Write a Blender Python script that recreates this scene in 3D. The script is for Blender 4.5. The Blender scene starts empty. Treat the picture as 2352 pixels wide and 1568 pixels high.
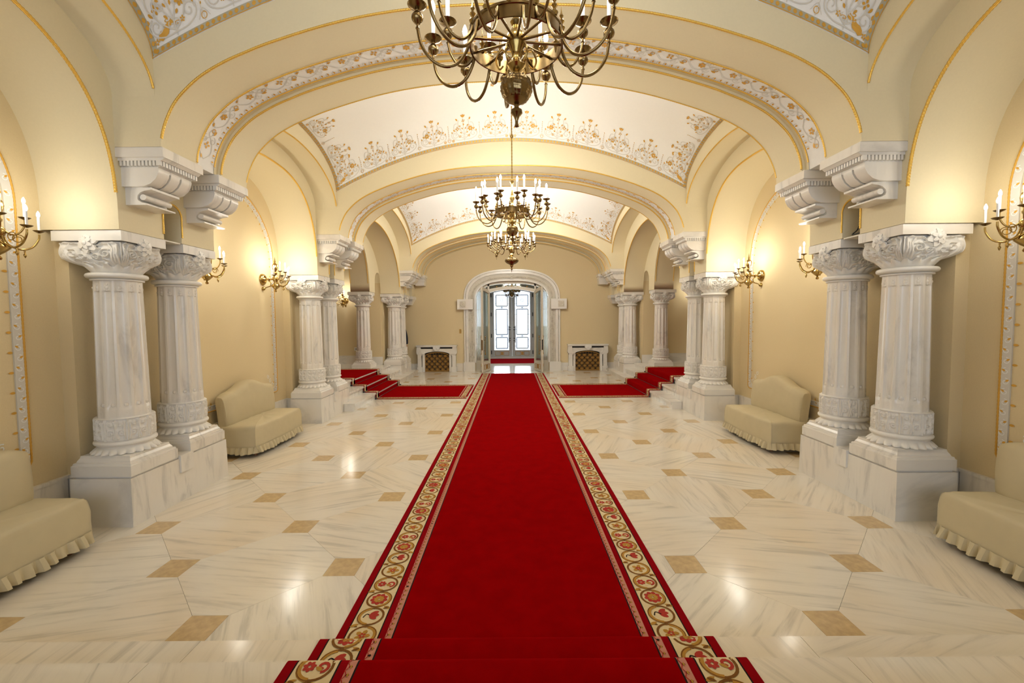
import bpy, bmesh, math, random
import numpy as np
from mathutils import Vector, Matrix
random.seed(7)
PI = math.pi
SC = bpy.context.scene
COL = SC.collection
# ---------------------------------------------------------------- camera
CP, CR = 0.0516, -0.0078
fwd = Vector((0, math.cos(CP), -math.sin(CP))); rgt = Vector((1, 0, 0)); up = rgt.cross(fwd)
r2 = rgt * math.cos(CR) + up * math.sin(CR); u2 = -rgt * math.sin(CR) + up * math.cos(CR)
cam = bpy.data.cameras.new('camera'); cam.sensor_width = 36; cam.lens = 36 * 987 / 2352
cam.clip_start = 0.05
co = bpy.data.objects.new('camera', cam); COL.objects.link(co)
m = Matrix((r2, u2, -fwd)).transposed().to_4x4(); m.translation = Vector((-0.007, 0, 1.7))
co.matrix_world = m; SC.camera = co
# ---------------------------------------------------------------- world, exposure
SC.view_settings.view_transform = 'Standard'; SC.view_settings.look = 'None'
SC.view_settings.exposure = 0.07; SC.view_settings.gamma = 1.0; SC.view_settings.use_curve_mapping = False
W = bpy.data.worlds.new('sky'); SC.world = W; W.use_nodes = True
bg = W.node_tree.nodes['Background']; bg.inputs[0].default_value = (0.80, 0.90, 1.0, 1); bg.inputs[1].default_value = 2.2
CHAND_W, SCONCE_W, BULB_E = (5.2, 13.0, 31.0), 5.4, 24.0      # watts of each lamp point, glow of each bulb
def area(name, loc, rot, sx, sy, power, color):
    l = bpy.data.lights.new(name, 'AREA'); l.shape = 'RECTANGLE'; l.size = sx; l.size_y = sy; l.energy = power; l.color = color
    o = bpy.data.objects.new(name, l); COL.objects.link(o); o.location = loc; o.rotation_euler = rot
    return o
# daylight coming in through the glazed entrance doors and through the windows behind the camera
area('daylight_entrance', (0, 19.4, 1.7), (-PI / 2, 0, 0), 2.0, 3.0, 250, (0.86, 0.93, 1.0))
for k in (-1, 0, 1):
    area('daylight_window', (k * 2.0, -3.35, 2.45), (PI / 2, 0, 0), 1.3, 2.6, 42, (0.74, 0.84, 1.0))
# ---------------------------------------------------------------- materials
def nt(name):
    m = bpy.data.materials.new(name); m.use_nodes = True
    return m, m.node_tree, m.node_tree.nodes['Principled BSDF']
def simple(name, col, rough=0.5, metal=0.0, spec=0.5, noise=0.0, nscale=20, bump=0.0, emit=0):
    m, t, b = nt(name); N = t.nodes; L = t.links
    b.inputs['Base Color'].default_value = (*col, 1); b.inputs['Roughness'].default_value = rough
    b.inputs['Metallic'].default_value = metal; b.inputs['Specular IOR Level'].default_value = spec
    if noise or bump:
        tc = N.new('ShaderNodeTexCoord'); n = N.new('ShaderNodeTexNoise'); n.inputs['Scale'].default_value = nscale; n.inputs['Detail'].default_value = 4
        L.new(tc.outputs['Object'], n.inputs['Vector'])
        if noise:
            r = N.new('ShaderNodeMapRange'); r.inputs['To Min'].default_value = 1 - noise; r.inputs['To Max'].default_value = 1 + noise
            L.new(n.outputs['Fac'], r.inputs['Value'])
            x = N.new('ShaderNodeVectorMath'); x.operation = 'SCALE'; x.inputs[0].default_value = col
            L.new(r.outputs[0], x.inputs['Scale']); L.new(x.outputs[0], b.inputs['Base Color'])
        if bump:
            bp = N.new('ShaderNodeBump'); bp.inputs['Strength'].default_value = bump; bp.inputs['Distance'].default_value = 0.004
            L.new(n.outputs['Fac'], bp.inputs['Height']); L.new(bp.outputs[0], b.inputs['Normal'])
    if emit:
        b.inputs['Emission Color'].default_value = (*col, 1); b.inputs['Emission Strength'].default_value = emit
    return m
def marble(name, c1, c2, rough, scale=2.2, vein=0.5, warm=None, rotate=True, an=5, dist=.9):
    m, t, b = nt(name); N = t.nodes; L = t.links
    tc = N.new('ShaderNodeTexCoord'); oi = N.new('ShaderNodeObjectInfo')
    mul = N.new('ShaderNodeMath'); mul.operation = 'MULTIPLY'; mul.inputs[1].default_value = 40; L.new(oi.outputs['Random'], mul.inputs[0])
    add = N.new('ShaderNodeVectorMath'); add.operation = 'ADD'; L.new(tc.outputs['Object'], add.inputs[0])
    L.new(mul.outputs[0], add.inputs[1])
    vec = add.outputs[0]
    if rotate:
        vr = N.new('ShaderNodeVectorRotate'); vr.rotation_type = 'Z_AXIS'; L.new(tc.outputs['Object'], vr.inputs['Vector'])
        m2 = N.new('ShaderNodeMath'); m2.operation = 'MULTIPLY'; m2.inputs[1].default_value = 12.4; L.new(oi.outputs['Random'], m2.inputs[0])
        L.new(m2.outputs[0], vr.inputs['Angle'])
        a2 = N.new('ShaderNodeVectorMath'); a2.operation = 'ADD'; L.new(vr.outputs[0], a2.inputs[0]); L.new(mul.outputs[0], a2.inputs[1]); vec = a2.outputs[0]
    mp = N.new('ShaderNodeMapping'); mp.inputs['Scale'].default_value = (scale, scale * an, scale * 1.6); mp.inputs['Rotation'].default_value = (0.5, 0.3, 0.2); L.new(vec, mp.inputs['Vector'])
    n = N.new('ShaderNodeTexNoise'); n.inputs['Scale'].default_value = 1.0; n.inputs['Detail'].default_value = 7; n.inputs['Roughness'].default_value = 0.62; n.inputs['Distortion'].default_value = dist
    L.new(mp.outputs[0], n.inputs['Vector'])
    cr = N.new('ShaderNodeValToRGB'); e = cr.color_ramp.elements
    e[0].position = 0.33; e[0].color = (*c2, 1); e[1].position = 0.56; e[1].color = (*c1, 1)
    x = cr.color_ramp.elements.new(0.46); x.color = (*[a * (1 - vein * .35) + c * vein * .35 for a, c in zip(c1, c2)], 1)
    L.new(n.outputs['Fac'], cr.inputs['Fac'])
    out = cr.outputs[0]
    if warm:
        n2 = N.new('ShaderNodeTexNoise'); n2.inputs['Scale'].default_value = 1.1; L.new(vec, n2.inputs['Vector'])
        mr = N.new('ShaderNodeMapRange'); mr.inputs['From Min'].default_value = .42; mr.inputs['From Max'].default_value = .68; L.new(n2.outputs['Fac'], mr.inputs['Value'])
        mx = N.new('ShaderNodeMix'); mx.data_type = 'RGBA'; mx.blend_type = 'MULTIPLY'; mx.inputs[7].default_value = (*warm, 1)
        L.new(mr.outputs[0], mx.inputs[0]); L.new(out, mx.inputs[6]); out = mx.outputs[2]
    L.new(out, b.inputs['Base Color'])
    b.inputs['Roughness'].default_value = rough
    return m
M = {}
M['plaster'] = simple('cream_plaster', (0.765, 0.672, 0.45), 0.85, noise=0.03, nscale=60, bump=0.08)
M['linen'] = simple('cream_wallcloth', (0.71, 0.58, 0.345), 0.9, noise=0.05, nscale=90, bump=0.15)
M['white'] = simple('white_plaster', (0.85, 0.84, 0.81), 0.85, noise=0.02, nscale=30)
M['marble'] = marble('white_marble', (0.80, 0.77, 0.71), (0.62, 0.60, 0.56), 0.25, 1.2, .35, warm=(1, .96, .91), rotate=False, an=8, dist=.6)
M['carved'] = marble('carved_marble', (0.80, 0.77, 0.71), (0.76, 0.73, 0.67), 0.35, 1.2, .3, rotate=False)
M['shadedmarble'] = marble('shaded_beige_marble', (0.66, 0.61, 0.50), (0.50, 0.45, 0.36), 0.4, 2.5, .4, rotate=False)  # beige-grey portal carving, tone darkened to paint in the crevice shade
M['floor'] = marble('floor_marble', (0.80, 0.745, 0.64), (0.60, 0.56, 0.48), 0.15, 1.5, .5, warm=(1.0, .94, .86), an=13, dist=.55)
M['tan'] = simple('tan_marble', (0.58, 0.42, 0.22), 0.14, noise=0.34, nscale=22)
M['grout'] = simple('grout', (0.47, 0.41, 0.32), 0.6)
M['gold'] = simple('gilding', (0.83, 0.52, 0.10), 0.36, metal=0.55, noise=.15, nscale=80)
M['ochre'] = simple('gold_paint', (0.66, 0.36, 0.05), 0.5, metal=0.25)
M['stem'] = simple('grey_relief', (0.66, 0.63, 0.56), 0.8)
M['sage'] = simple('sage_relief', (0.46, 0.43, 0.31), 0.7)
M['brass'] = simple('antique_brass', (0.23, 0.155, 0.066), 0.25, metal=1.0, noise=.4, nscale=14)
M['brassb'] = simple('polished_brass', (0.42, 0.29, 0.10), 0.22, metal=1.0, noise=.3, nscale=14)
M['candle'] = simple('candle_sleeve', (0.86, 0.86, 0.84), 0.5)
M['bulb'] = simple('lit_bulb', (1.0, 0.93, 0.80), 0.5, emit=BULB_E)
M['red'] = simple('red_pile', (0.25, 0.0008, 0.0015), 0.95, spec=0.0, noise=0.22, nscale=7, bump=0.3)
M['redborder'] = simple('crimson_pile', (0.25, 0.004, 0.007), 0.95, spec=0.0, noise=0.08, nscale=30)
M['cream'] = simple('cream_pile', (0.72, 0.58, 0.34), 0.95, spec=0.1, noise=.06, nscale=40)
M['pink'] = simple('rose_pile', (0.55, 0.24, 0.17), 0.95, spec=.1)
M['black'] = simple('black_pile', (0.018, 0.010, 0.010), 0.95, spec=.1)
M['brown'] = simple('brown_pile', (0.20, 0.085, 0.02), 0.95, spec=.1)
M['ochrep'] = simple('ochre_pile', (0.46, 0.24, 0.045), 0.95, spec=.1)
M['redp'] = simple('brick_pile', (0.42, 0.045, 0.03), 0.95, spec=.1)
M['cloth'] = simple('beige_slipcover', (0.58, 0.50, 0.325), 0.92, spec=.15, noise=.05, nscale=10, bump=.35)
M['wood'] = simple('turned_wood', (0.20, 0.075, 0.025), 0.35, noise=.3, nscale=30)
M['dark'] = simple('black_metal', (0.012, 0.012, 0.014), 0.45)
M['shadow'] = simple('painted_shade', (0.02, 0.017, 0.013), 0.8)  # near-black colour standing in for shade inside the radiator covers
M['steel'] = simple('stair_rod_steel', (0.16, 0.155, 0.15), 0.35, metal=1.0)
M['grille'] = simple('gilt_grille', (0.50, 0.28, 0.07), 0.4, metal=0.6, noise=.25, nscale=40)
M['painted'] = simple('ivory_paint', (0.70, 0.64, 0.52), 0.4, noise=.05, nscale=12)
M['greypaint'] = simple('grey_stone', (0.52, 0.52, 0.48), 0.45, noise=.08, nscale=8)
M['cable'] = simple('black_rubber', (0.01, 0.01, 0.012), 0.5)
M['skin'] = simple('skin', (0.55, 0.30, 0.20), 0.55)
M['suit'] = simple('navy_wool', (0.012, 0.016, 0.035), 0.9, noise=.2, nscale=60)
M['hair'] = simple('dark_hair', (0.02, 0.014, 0.01), 0.6)
for k_ in ('red', 'redborder'):
    b_ = M[k_].node_tree.nodes['Principled BSDF']; b_.inputs['Sheen Weight'].default_value = .22; b_.inputs['Sheen Roughness'].default_value = .35; b_.inputs['Sheen Tint'].default_value = (.9, .04, .04, 1)
def glass(name, tint, gl):
    m, t, b = nt(name); N = t.nodes; L = t.links
    tr = N.new('ShaderNodeBsdfTransparent'); tr.inputs[0].default_value = (*tint, 1)
    g = N.new('ShaderNodeBsdfGlossy'); g.inputs['Roughness'].default_value = 0.03
    lw = N.new('ShaderNodeFresnel'); lw.inputs['IOR'].default_value = 1.5
    mu = N.new('ShaderNodeMath'); mu.operation = 'MULTIPLY_ADD'; mu.inputs[1].default_value = 1.0 if gl is not None else .12; mu.inputs[2].default_value = gl or .04; L.new(lw.outputs[0], mu.inputs[0])
    mx = N.new('ShaderNodeMixShader'); L.new(mu.outputs[0], mx.inputs[0]); L.new(tr.outputs[0], mx.inputs[1]); L.new(g.outputs[0], mx.inputs[2])
    L.new(mx.outputs[0], N['Material Output'].inputs['Surface'])
    return m
M['glass'] = glass('window_glass', (0.95, 0.97, 1.0), 0.02)
M['bevel'] = glass('bevelled_glass', (0.93, 0.94, 0.88), None)
# ---------------------------------------------------------------- mesh helpers
class MB:
    def __init__(s): s.v = []; s.f = []; s.mi = []; s.cur = 0
    def add(s, vs, fs):
        o = len(s.v); s.v += [tuple(p) for p in vs]; s.f += [tuple(i + o for i in f) for f in fs]; s.mi += [s.cur] * len(fs); return o
    def box(s, x0, x1, y0, y1, z0, z1):
        if x0 > x1: x0, x1 = x1, x0
        s.add([(x0, y0, z0), (x1, y0, z0), (x1, y1, z0), (x0, y1, z0), (x0, y0, z1), (x1, y0, z1), (x1, y1, z1), (x0, y1, z1)],
              [(0, 3, 2, 1), (4, 5, 6, 7), (0, 1, 5, 4), (1, 2, 6, 5), (2, 3, 7, 6), (3, 0, 4, 7)])
    def grid(s, P, closeu=False, closev=False):      # P[i][j]
        nu, nv = len(P), len(P[0]); o = len(s.v)
        for r in P: s.v += [tuple(p) for p in r]
        for i in range(nu - (0 if closeu else 1)):
            for j in range(nv - (0 if closev else 1)):
                a, b = i, (i + 1) % nu; c, d = j, (j + 1) % nv
                s.f.append((o + a * nv + c, o + b * nv + c, o + b * nv + d, o + a * nv + d)); s.mi.append(s.cur)
    def fan(s, pts, rev=False):
        n = len(pts); s.add(pts, [tuple(range(n - 1, -1, -1)) if rev else tuple(range(n))])
    def lathe(s, prof, n=24, c=(0, 0, 0), cap=True, axis='z'):
        P = []
        for r, z in prof:
            row = []
            for k in range(n):
                a = 2 * PI * k / n; p = (r * math.cos(a), r * math.sin(a), z)
                if axis == 'x': p = (z, r * math.cos(a), r * math.sin(a))
                if axis == 'y': p = (r * math.cos(a), z, r * math.sin(a))
                row.append((p[0] + c[0], p[1] + c[1], p[2] + c[2]))
            P.append(row)
        s.grid(P, closev=True)
        if cap:
            if prof[0][0] > 1e-4: s.fan(P[0], True)
            if prof[-1][0] > 1e-4: s.fan(P[-1])
    def tube(s, pts, r, n=8, close=False, rfun=None):
        pts = [Vector(p) for p in pts]; N = len(pts); P = []
        t0 = (pts[1] - pts[0]).normalized()
        ref = Vector((0, 0, 1)) if abs(t0.z) < 0.9 else Vector((1, 0, 0))
        nrm = (ref - t0 * ref.dot(t0)).normalized()
        for i in range(N):
            if close: t = pts[(i + 1) % N] - pts[i - 1]
            else: t = pts[min(i + 1, N - 1)] - pts[max(i - 1, 0)]
            t.normalize(); nrm = (nrm - t * nrm.dot(t))
            if nrm.length < 1e-6: nrm = t.orthogonal()
            nrm.normalize(); bn = t.cross(nrm)
            rr = r if rfun is None else rfun(i)
            P.append([pts[i] + (nrm * math.cos(2 * PI * k / n) + bn * math.sin(2 * PI * k / n)) * rr for k in range(n)])
        s.grid(P, closeu=close, closev=True)
        if not close: s.fan(P[0], True); s.fan(P[-1])
    def prism(s, poly, a0, a1, plane='xz'):           # poly of 2D points extruded along the third axis
        def p3(p, a):
            return {'xz': (p[0], a, p[1]), 'yz': (a, p[0], p[1]), 'xy': (p[0], p[1], a)}[plane]
        n = len(poly); A = [p3(p, a0) for p in poly]; B = [p3(p, a1) for p in poly]
        s.add(A + B, [tuple(range(n)), tuple(range(2 * n - 1, n - 1, -1))] + [(i, (i + 1) % n, n + (i + 1) % n, n + i) for i in range(n)])
    def strip(s, ts, lo, hi, a0, a1, plane='yz'):     # solid between two curves: prism column by column
        n = len(ts); P = []
        def p3(t, z, a): return (a, t, z) if plane == 'yz' else (t, a, z)
        rows = [[p3(t, lo[i], a0) for i, t in enumerate(ts)], [p3(t, hi[i], a0) for i, t in enumerate(ts)],
                [p3(t, hi[i], a1) for i, t in enumerate(ts)], [p3(t, lo[i], a1) for i, t in enumerate(ts)]]
        s.grid(rows, closeu=True)
        s.fan([rows[k][0] for k in range(4)]); s.fan([rows[k][-1] for k in range(4)], True)
    def sqloft(s, prof, c=(0, 0), cap=True):          # square sections (half width x, half width y, z)
        P = []
        for hx, hy, z in prof: P.append([(c[0] - hx, c[1] - hy, z), (c[0] + hx, c[1] - hy, z), (c[0] + hx, c[1] + hy, z), (c[0] - hx, c[1] + hy, z)])
        s.grid(P, closev=True)
        if cap: s.fan(P[0], True); s.fan(P[-1])
    def mesh(s, name, mats, smooth=None):
        me = bpy.data.meshes.new(name); me.from_pydata(s.v, [], s.f)
        for mm in (mats if isinstance(mats, (list, tuple)) else [mats]): me.materials.append(M[mm])
        if len(me.materials) > 1: me.polygons.foreach_set('material_index', s.mi)
        bm = bmesh.new(); bm.from_mesh(me); bmesh.ops.remove_doubles(bm, verts=bm.verts, dist=1e-5); bmesh.ops.recalc_face_normals(bm, faces=bm.faces); bm.to_mesh(me); bm.free()
        if smooth is not None:
            me.polygons.foreach_set('use_smooth', [True] * len(me.polygons))
            me.set_sharp_from_angle(angle=math.radians(smooth))
        me.update(); return me
    def build(s, name, mats, parent=None, smooth=None):
        return put(name, s.mesh(name, mats, smooth), parent)
def put(name, me, parent=None, loc=None, rz=None):
    o = bpy.data.objects.new(name, me); COL.objects.link(o)
    if parent: o.parent = parent
    if loc is not None: o.location = loc
    if rz is not None: o.rotation_euler = (0, 0, rz)
    return o
def tag(o, label, cat, group=None):
    o['label'] = label; o['category'] = cat
    if group: o['group'] = group
    return o
def thing(name, label, cat, loc=(0, 0, 0), rz=0, group=None):
    o = bpy.data.objects.new(name, None); COL.objects.link(o); o.location = loc; o.rotation_euler = (0, 0, rz); o.empty_display_size = .1
    return tag(o, label, cat, group)
def struct(o, label=None):
    o['kind'] = 'structure'
    if label: o['label'] = label
    return o
def copytree(o, parent=None):
    c = o.copy(); COL.objects.link(c); c.parent = parent
    for ch in o.children: copytree(ch, c)
    return c
def catmull(pts, n=8):
    out = []; P = [Vector(p) for p in pts]
    for i in range(len(P) - 1):
        a, b, c, d = P[max(i - 1, 0)], P[i], P[i + 1], P[min(i + 2, len(P) - 1)]
        for k in range(n):
            t = k / n; out.append(0.5 * ((2 * b) + (c - a) * t + (2 * a - 5 * b + 4 * c - d) * t * t + (3 * b - a - 3 * c + d) * t ** 3))
    out.append(P[-1]); return out
def lin(a, b, n): return [a + (b - a) * i / (n - 1) for i in range(n)]
SIDES = ((-1, 'left'), (1, 'right'))
# ---------------------------------------------------------------- measured layout
XN, XB, XV, XW, XR = 3.17, 3.72, 2.83, 3.80, 2.80
PAIRS = [3.51, 7.06, 12.22]; PL = 1.11
ZI, ZB = 2.45, 3.10                                  # impost (top of abacus), top of bracket
BAYS = [(1.07, 3.51, 1.33, 2.6, 0.60, 0.55), (4.62, 7.06, 1.33, 2.6, 0.60, 0.55), (8.17, 12.22, 1.50, 2.1, 0.84, 0.75)]
YE = 14.15
half = catmull([(x, z, 0) for x, z in [(2.80, 3.10), (2.79, 3.19), (2.75, 3.31), (2.68, 3.44), (2.58, 3.55), (2.45, 3.655), (2.27, 3.755), (2.09, 3.83), (1.9, 3.90), (1.5, 4.018), (1.12, 4.10), (.74, 4.15), (.37, 4.172), (0, 4.178)]], 4)
BASK = [(-p.x, p.y) for p in half] + [(p.x, p.y) for p in reversed(half[:-1])]      # (x, z) left to right
def bask_off(d, dz=0):                                 # offset outwards by d
    out = []
    for i, (x, z) in enumerate(BASK):
        a = BASK[max(i - 1, 0)]; b = BASK[min(i + 1, len(BASK) - 1)]
        tx, tz = b[0] - a[0], b[1] - a[1]; l = math.hypot(tx, tz); out.append((x - tz / l * d, z + tx / l * d))
    return out
def arcz(y, bay, z0=2.5):
    y0, y1, b, p, _, _ = bay; c, a = (y0 + y1) / 2, (y1 - y0) / 2
    return z0 + b * max(0, 1 - abs((y - c) / a) ** p) ** (1 / p)
def luz(y, bay):
    y0, y1, _, _, b, _ = bay; c, a = (y0 + y1) / 2, (y1 - y0) / 2
    return 3.49 + b * max(0, 1 - ((y - c) / a) ** 2) ** .5
def cosy(y0, y1, n): return [(y0 + y1) / 2 - (y1 - y0) / 2 * math.cos(PI * i / (n - 1)) for i in range(n)]
def vault(u, v, bay):
    y0, y1, _, _, _, B = bay; e = 0.8 - 0.3 * abs(u) ** 1.5
    return Vector((u * XV, (y0 + y1) / 2 + v * (y1 - y0) / 2, 3.77 + .78 * (1 - u * u) + B * max(0, 1 - v * v) ** e))
def vlt(u, v, bay, off=.005):
    u = max(-1, min(1, u)); v = max(-1, min(1, v)); e = .004
    if off > .003: off += LIFT[0] * 5e-5
    p = vault(u, v, bay); du = vault(min(u + e, .9999), v, bay) - vault(max(u - e, -.9999), v, bay); dv = vault(u, min(v + e, .9999), bay) - vault(u, max(v - e, -.9999), bay)
    n = du.cross(dv)
    n = n.normalized() if n.length > 1e-9 else Vector((0, 0, 1))
    return p - n * off if n.z > 0 else p + n * off
# ---------------------------------------------------------------- floor
b = MB(); b.box(-7, 7, -3.2, 14.3, -.2, -.012); FL = struct(b.build('floor', 'grout'), 'white marble floor of octagonal slabs with small tan squares')
S = 0.589; Y0 = 2.889; h = 0.106
def chamfer_poly(poly, name, mat):
    b = MB(); g = .0013
    c = (sum(p[0] for p in poly) / len(poly), sum(p[1] for p in poly) / len(poly))
    def sh(d): return [(c[0] + (p[0] - c[0]) * (1 - d), c[1] + (p[1] - c[1]) * (1 - d)) for p in poly]
    R = [[(x, y, -.012) for x, y in sh(g)], [(x, y, -.0012) for x, y in sh(g)], [(x, y, 0) for x, y in sh(g + .0016)]]
    b.grid(R, closev=True); b.fan(R[2]); return b.mesh(name, mat)
octo = chamfer_poly([(-S + h, -h), (-h, -S + h), (h, -S + h), (S - h, -h), (S - h, h), (h, S - h), (-h, S - h), (-S + h, h)], 'marble_tile', 'floor')
sq = chamfer_poly([(-h, -h), (h, -h), (h, h), (-h, h)], 'accent_tile', 'tan')
for n in range(-2, 20):
    for mm in range(-6, 7):
        X, Y = S * mm, Y0 + S * n
        if abs(X) > 3.5 and 8.3 < Y < 13: continue
        if (mm + n) % 2 == 0: put('accent_tile', sq, FL, (X, Y, 0))
        else: put('marble_tile', octo, FL, (X, Y, 0))
b = MB(); b.box(-1.3, 1.3, 14.2, 18.6, -.02, -.004); struct(b.build('floor_vestibule', 'floor'))
# ---------------------------------------------------------------- arcade walls, side walls, ceiling
for s, sd in SIDES:
    b = MB()
    for bay in BAYS:
        ys = cosy(bay[0], bay[1], 49); b.strip(ys, [arcz(y, bay) if 0 < i < 48 else ZI for i, y in enumerate(ys)], [4.75] * 49, s * XN, s * (XW + .02 if bay[1] < 8 else XB))
    for p in PAIRS:
        b.box(s * XN, s * XB, p, p + .45, ZI, 4.75); b.box(s * XN, s * XB, p + .66, p + PL, ZI, 4.75)
        ys = cosy(p + .45, p + .66, 13); b.strip(ys, [2.68 + math.sqrt(max(0, .105 ** 2 - (y - p - .555) ** 2)) for y in ys], [4.75] * 13, s * XN, s * XB)
    b.box(s * XN, s * XB, -3.0, 1.07, 0, 4.75); b.box(s * XN, s * XB, 13.70, 14.2, 2.45, 4.75); ys = cosy(13.33, 13.70, 13); b.strip(ys, [2.85 + math.sqrt(max(0, .185 ** 2 - (y - 13.515) ** 2)) for y in ys], [4.75] * 13, s * XN, s * XB)
    struct(b.build('wall_%s' % sd, 'plaster', smooth=35), 'cream arcade wall with lateral arches on the %s side' % sd)
    # side walls behind the columns
    b = MB(); b.box(s * XW, s * 4.0, -3.0, 7.165, 0, 4.9)
    for p in PAIRS[:2]: b.box(s * 3.685, s * 3.81, p + .09, p + 1.02, 0, 2.44)
    b.box(s * 3.685, s * 3.9, PAIRS[2] + .07, 13.42, 0, 2.44)
    b.box(s * 3.735, s * 4.3, 7.17, 8.165, 0, 4.9); b.box(s * 3.735, s * 4.3, 12.26, 13.44, 0, 4.9); b.box(s * 4.15, s * 4.3, 13.45, 14.2, 0, 4.9); b.box(s * 3.735, s * 4.14, 13.45, 14.2, 2.45, 4.9)
    struct(b.build('wall_%s_outer' % sd, 'linen'), 'cream cloth-hung wall behind the %s columns' % sd)
    # second arcade at the head of the side stairs
    b = MB(); bay2 = (9.11, 11.28, 1.33, 2.2, 0, 0); ys = cosy(9.11, 11.28, 41)
    b.strip(ys, [arcz(y, bay2) if 0 < i < 40 else ZI for i, y in enumerate(ys)], [4.75] * 41, s * 3.718, s * 4.22)
    b.box(s * 3.718, s * 4.22, 11.28, 11.72, ZI, 4.75); b.box(s * 3.718, s * 4.22, 8.67, 9.11, ZI, 4.75)
    ys = cosy(11.72, 12.25, 13); z = [2.75 + math.sqrt(max(0, .265 ** 2 - (y - 11.985) ** 2)) for y in ys]
    b.strip(ys, z, [4.75] * 13, s * 3.718, s * 4.22); b.box(s * 3.718, s * 4.22, 8.17, 8.67, 2.9, 4.75)
    struct(b.build('wall_%s_inner_arcade' % sd, 'plaster', smooth=35), 'cream inner arch over the single columns, %s side' % sd)
    b = MB(); b.box(s * 4.2, s * 6.6, 12.5, 12.7, .4, 4.9); b.box(s * 6.4, s * 6.6, 7.2, 12.7, .4, 4.9); b.box(s * 4.2, s * 6.6, 7.2, 7.4, .4, 4.9); b.box(s * 3.7, s * 6.6, 7.2, 12.7, 4.6, 4.75)
    struct(b.build('wall_%s_side_room' % sd, 'linen'), 'cream wall of the landing beyond the %s stairs' % sd)
    b = MB()
    b.box(s * 3.79, s * 3.775, -2.9, 3.573, 0, .385); b.box(s * 3.80, s * 3.768, -2.9, 3.576, .385, .41)
    for p in PAIRS[:2]:
        b.box(s * 3.81, s * 3.665, p + .075, p + .09, 0, .385); b.box(s * 3.81, s * 3.66, p + .068, p + .09, .385, .41)
        b.box(s * 3.69, s * 3.665, p + .09, p + 1.03, 0, .385)
    b.box(s * 3.79, s * 3.775, 4.55, 7.12, 0, .385); b.box(s * 3.80, s * 3.768, 4.55, 7.126, .385, .41)
    b.box(s * 4.3, s * 3.7, 12.235, 12.25, .435, .66); b.box(s * 6.4, s * 4.22, 12.48, 12.5, .435, .66); b.box(s * 6.4, s * 4.22, 12.472, 12.5, .66, .68)
    struct(b.build('baseboard_%s' % sd, 'marble'))
    # fascia over the lunettes
    b = MB()
    for bay in BAYS:
        ys = cosy(bay[0], bay[1], 41); b.strip(ys, [luz(y, bay) for y in ys], [vault(1, -1 + 2 * (y - bay[0]) / (bay[1] - bay[0]), bay).z + .03 for y in ys], s * XV, s * (XN + .02))
    struct(b.build('ceiling_fascia_%s' % sd, 'plaster', smooth=35), 'cream lunette arches above the %s arcade' % sd)
# far wall with portal opening
OPW = 1.21
def opz(x):
    t = abs(x) / OPW
    return 2.30 + .66 * max(0, 1 - t ** 2.7) ** (1 / 2.7)
b = MB(); xs = cosy(-OPW, OPW, 41)
b.strip(xs, [opz(x) if 0 < i < 40 else 2.2 for i, x in enumerate(xs)], [4.9] * 41, YE, YE + .2, 'xz')
b.box(-4.3, -OPW, YE, YE + .2, 0, 4.9); b.box(OPW, 4.3, YE, YE + .2, 0, 4.9)
struct(b.build('wall_far', 'linen', smooth=35), 'cream end wall around the entrance portal')
b = MB()
for x0, x1 in ((-3.8, -1.6), (1.6, 3.8)): b.box(x0, x1, YE - .03, YE, 0, .24); b.box(x0, x1, YE - .038, YE, .24, .262)
struct(b.build('baseboard_far', 'marble'))
# wall behind the camera with three windows
b = MB()
for x0, x1, z0, z1 in ((-4, 4, .5, 1.15), (-4, 4, 3.75, 4.9), (-4, -2.65, 1.15, 3.75), (-1.35, -.65, 1.15, 3.75), (.65, 1.35, 1.15, 3.75), (2.65, 4, 1.15, 3.75)): b.box(x0, x1, -3.2, -3.0, z0, z1)
struct(b.build('wall_behind', 'linen'))
for k in (-1, 0, 1):
    b = MB()
    for x in (-.65, -.02, .61): b.box(k * 2 + x, k * 2 + x + .04, -3.12, -3.06, 1.15, 3.75)
    for z in (1.15, 2.4, 3.71): b.box(k * 2 - .65, k * 2 + .65, -3.12, -3.06, z, z + .04)
    w = struct(b.build('window_%d' % (k + 2), 'painted'))
    b = MB(); b.box(k * 2 - .63, k * 2 + .63, -3.095, -3.09, 1.17, 3.73); b.build('pane', 'glass', w)
b = MB(); b.box(-7, 7, -3.4, 14.35, 5.6, 5.7); struct(b.build('ceiling_slab', 'plaster'))  # unseen slab added over the vaults to keep sky light out
b = MB(); b.box(-3.3, 3.3, -3.1, .05, 4.2, 4.3); b.box(-3.3, 3.3, .0, 1.07, 4.17, 4.75); struct(b.build('ceiling_landing', 'plaster'))
# transverse ribs
TRIM = [0]
def rope(path, r, mat='gold', pitch=.022, parent=None, label=None):
    P = [Vector(p) for p in path]; out = [P[0]]; acc = 0.0; step = pitch / 3
    for a, c in zip(P, P[1:]):
        L = (c - a).length; pos = step - acc
        while pos <= L: out.append(a + (c - a) * (pos / L)); pos += step
        acc = (acc + L) % step
    b = MB(); b.tube(out, r, 6, rfun=lambda i: r * (1.0, 1.0, .78)[i % 3])
    TRIM[0] += 1
    return struct(b.build('trim_%d' % TRIM[0], mat, smooth=60), label)
xsB = [-XN] + [-XR - .0001] + [p[0] for p in BASK] + [XR + .0001] + [XN]
def rib(y0, y1, off=0.0, top=4.9):
    b = MB(); bo = bask_off(off) if off else BASK
    e = [-XN + .03 * k for k in range(12)] if off else [-XN]
    e = [x for x in e if x < -XR - off - .01]
    le = [ZB + 0 for x in e]
    xs = e + [-XR - off - .0005] + [p[0] for p in bo] + [XR + off + .0005] + [-x for x in reversed(e)]; lo = le + [ZB] + [p[1] for p in bo] + [ZB] + le[::-1]
    b.strip(xs, lo, [top] * len(xs), y0, y1, 'xz'); return b
WHERE = ['front', 'middle', 'far']
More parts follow.
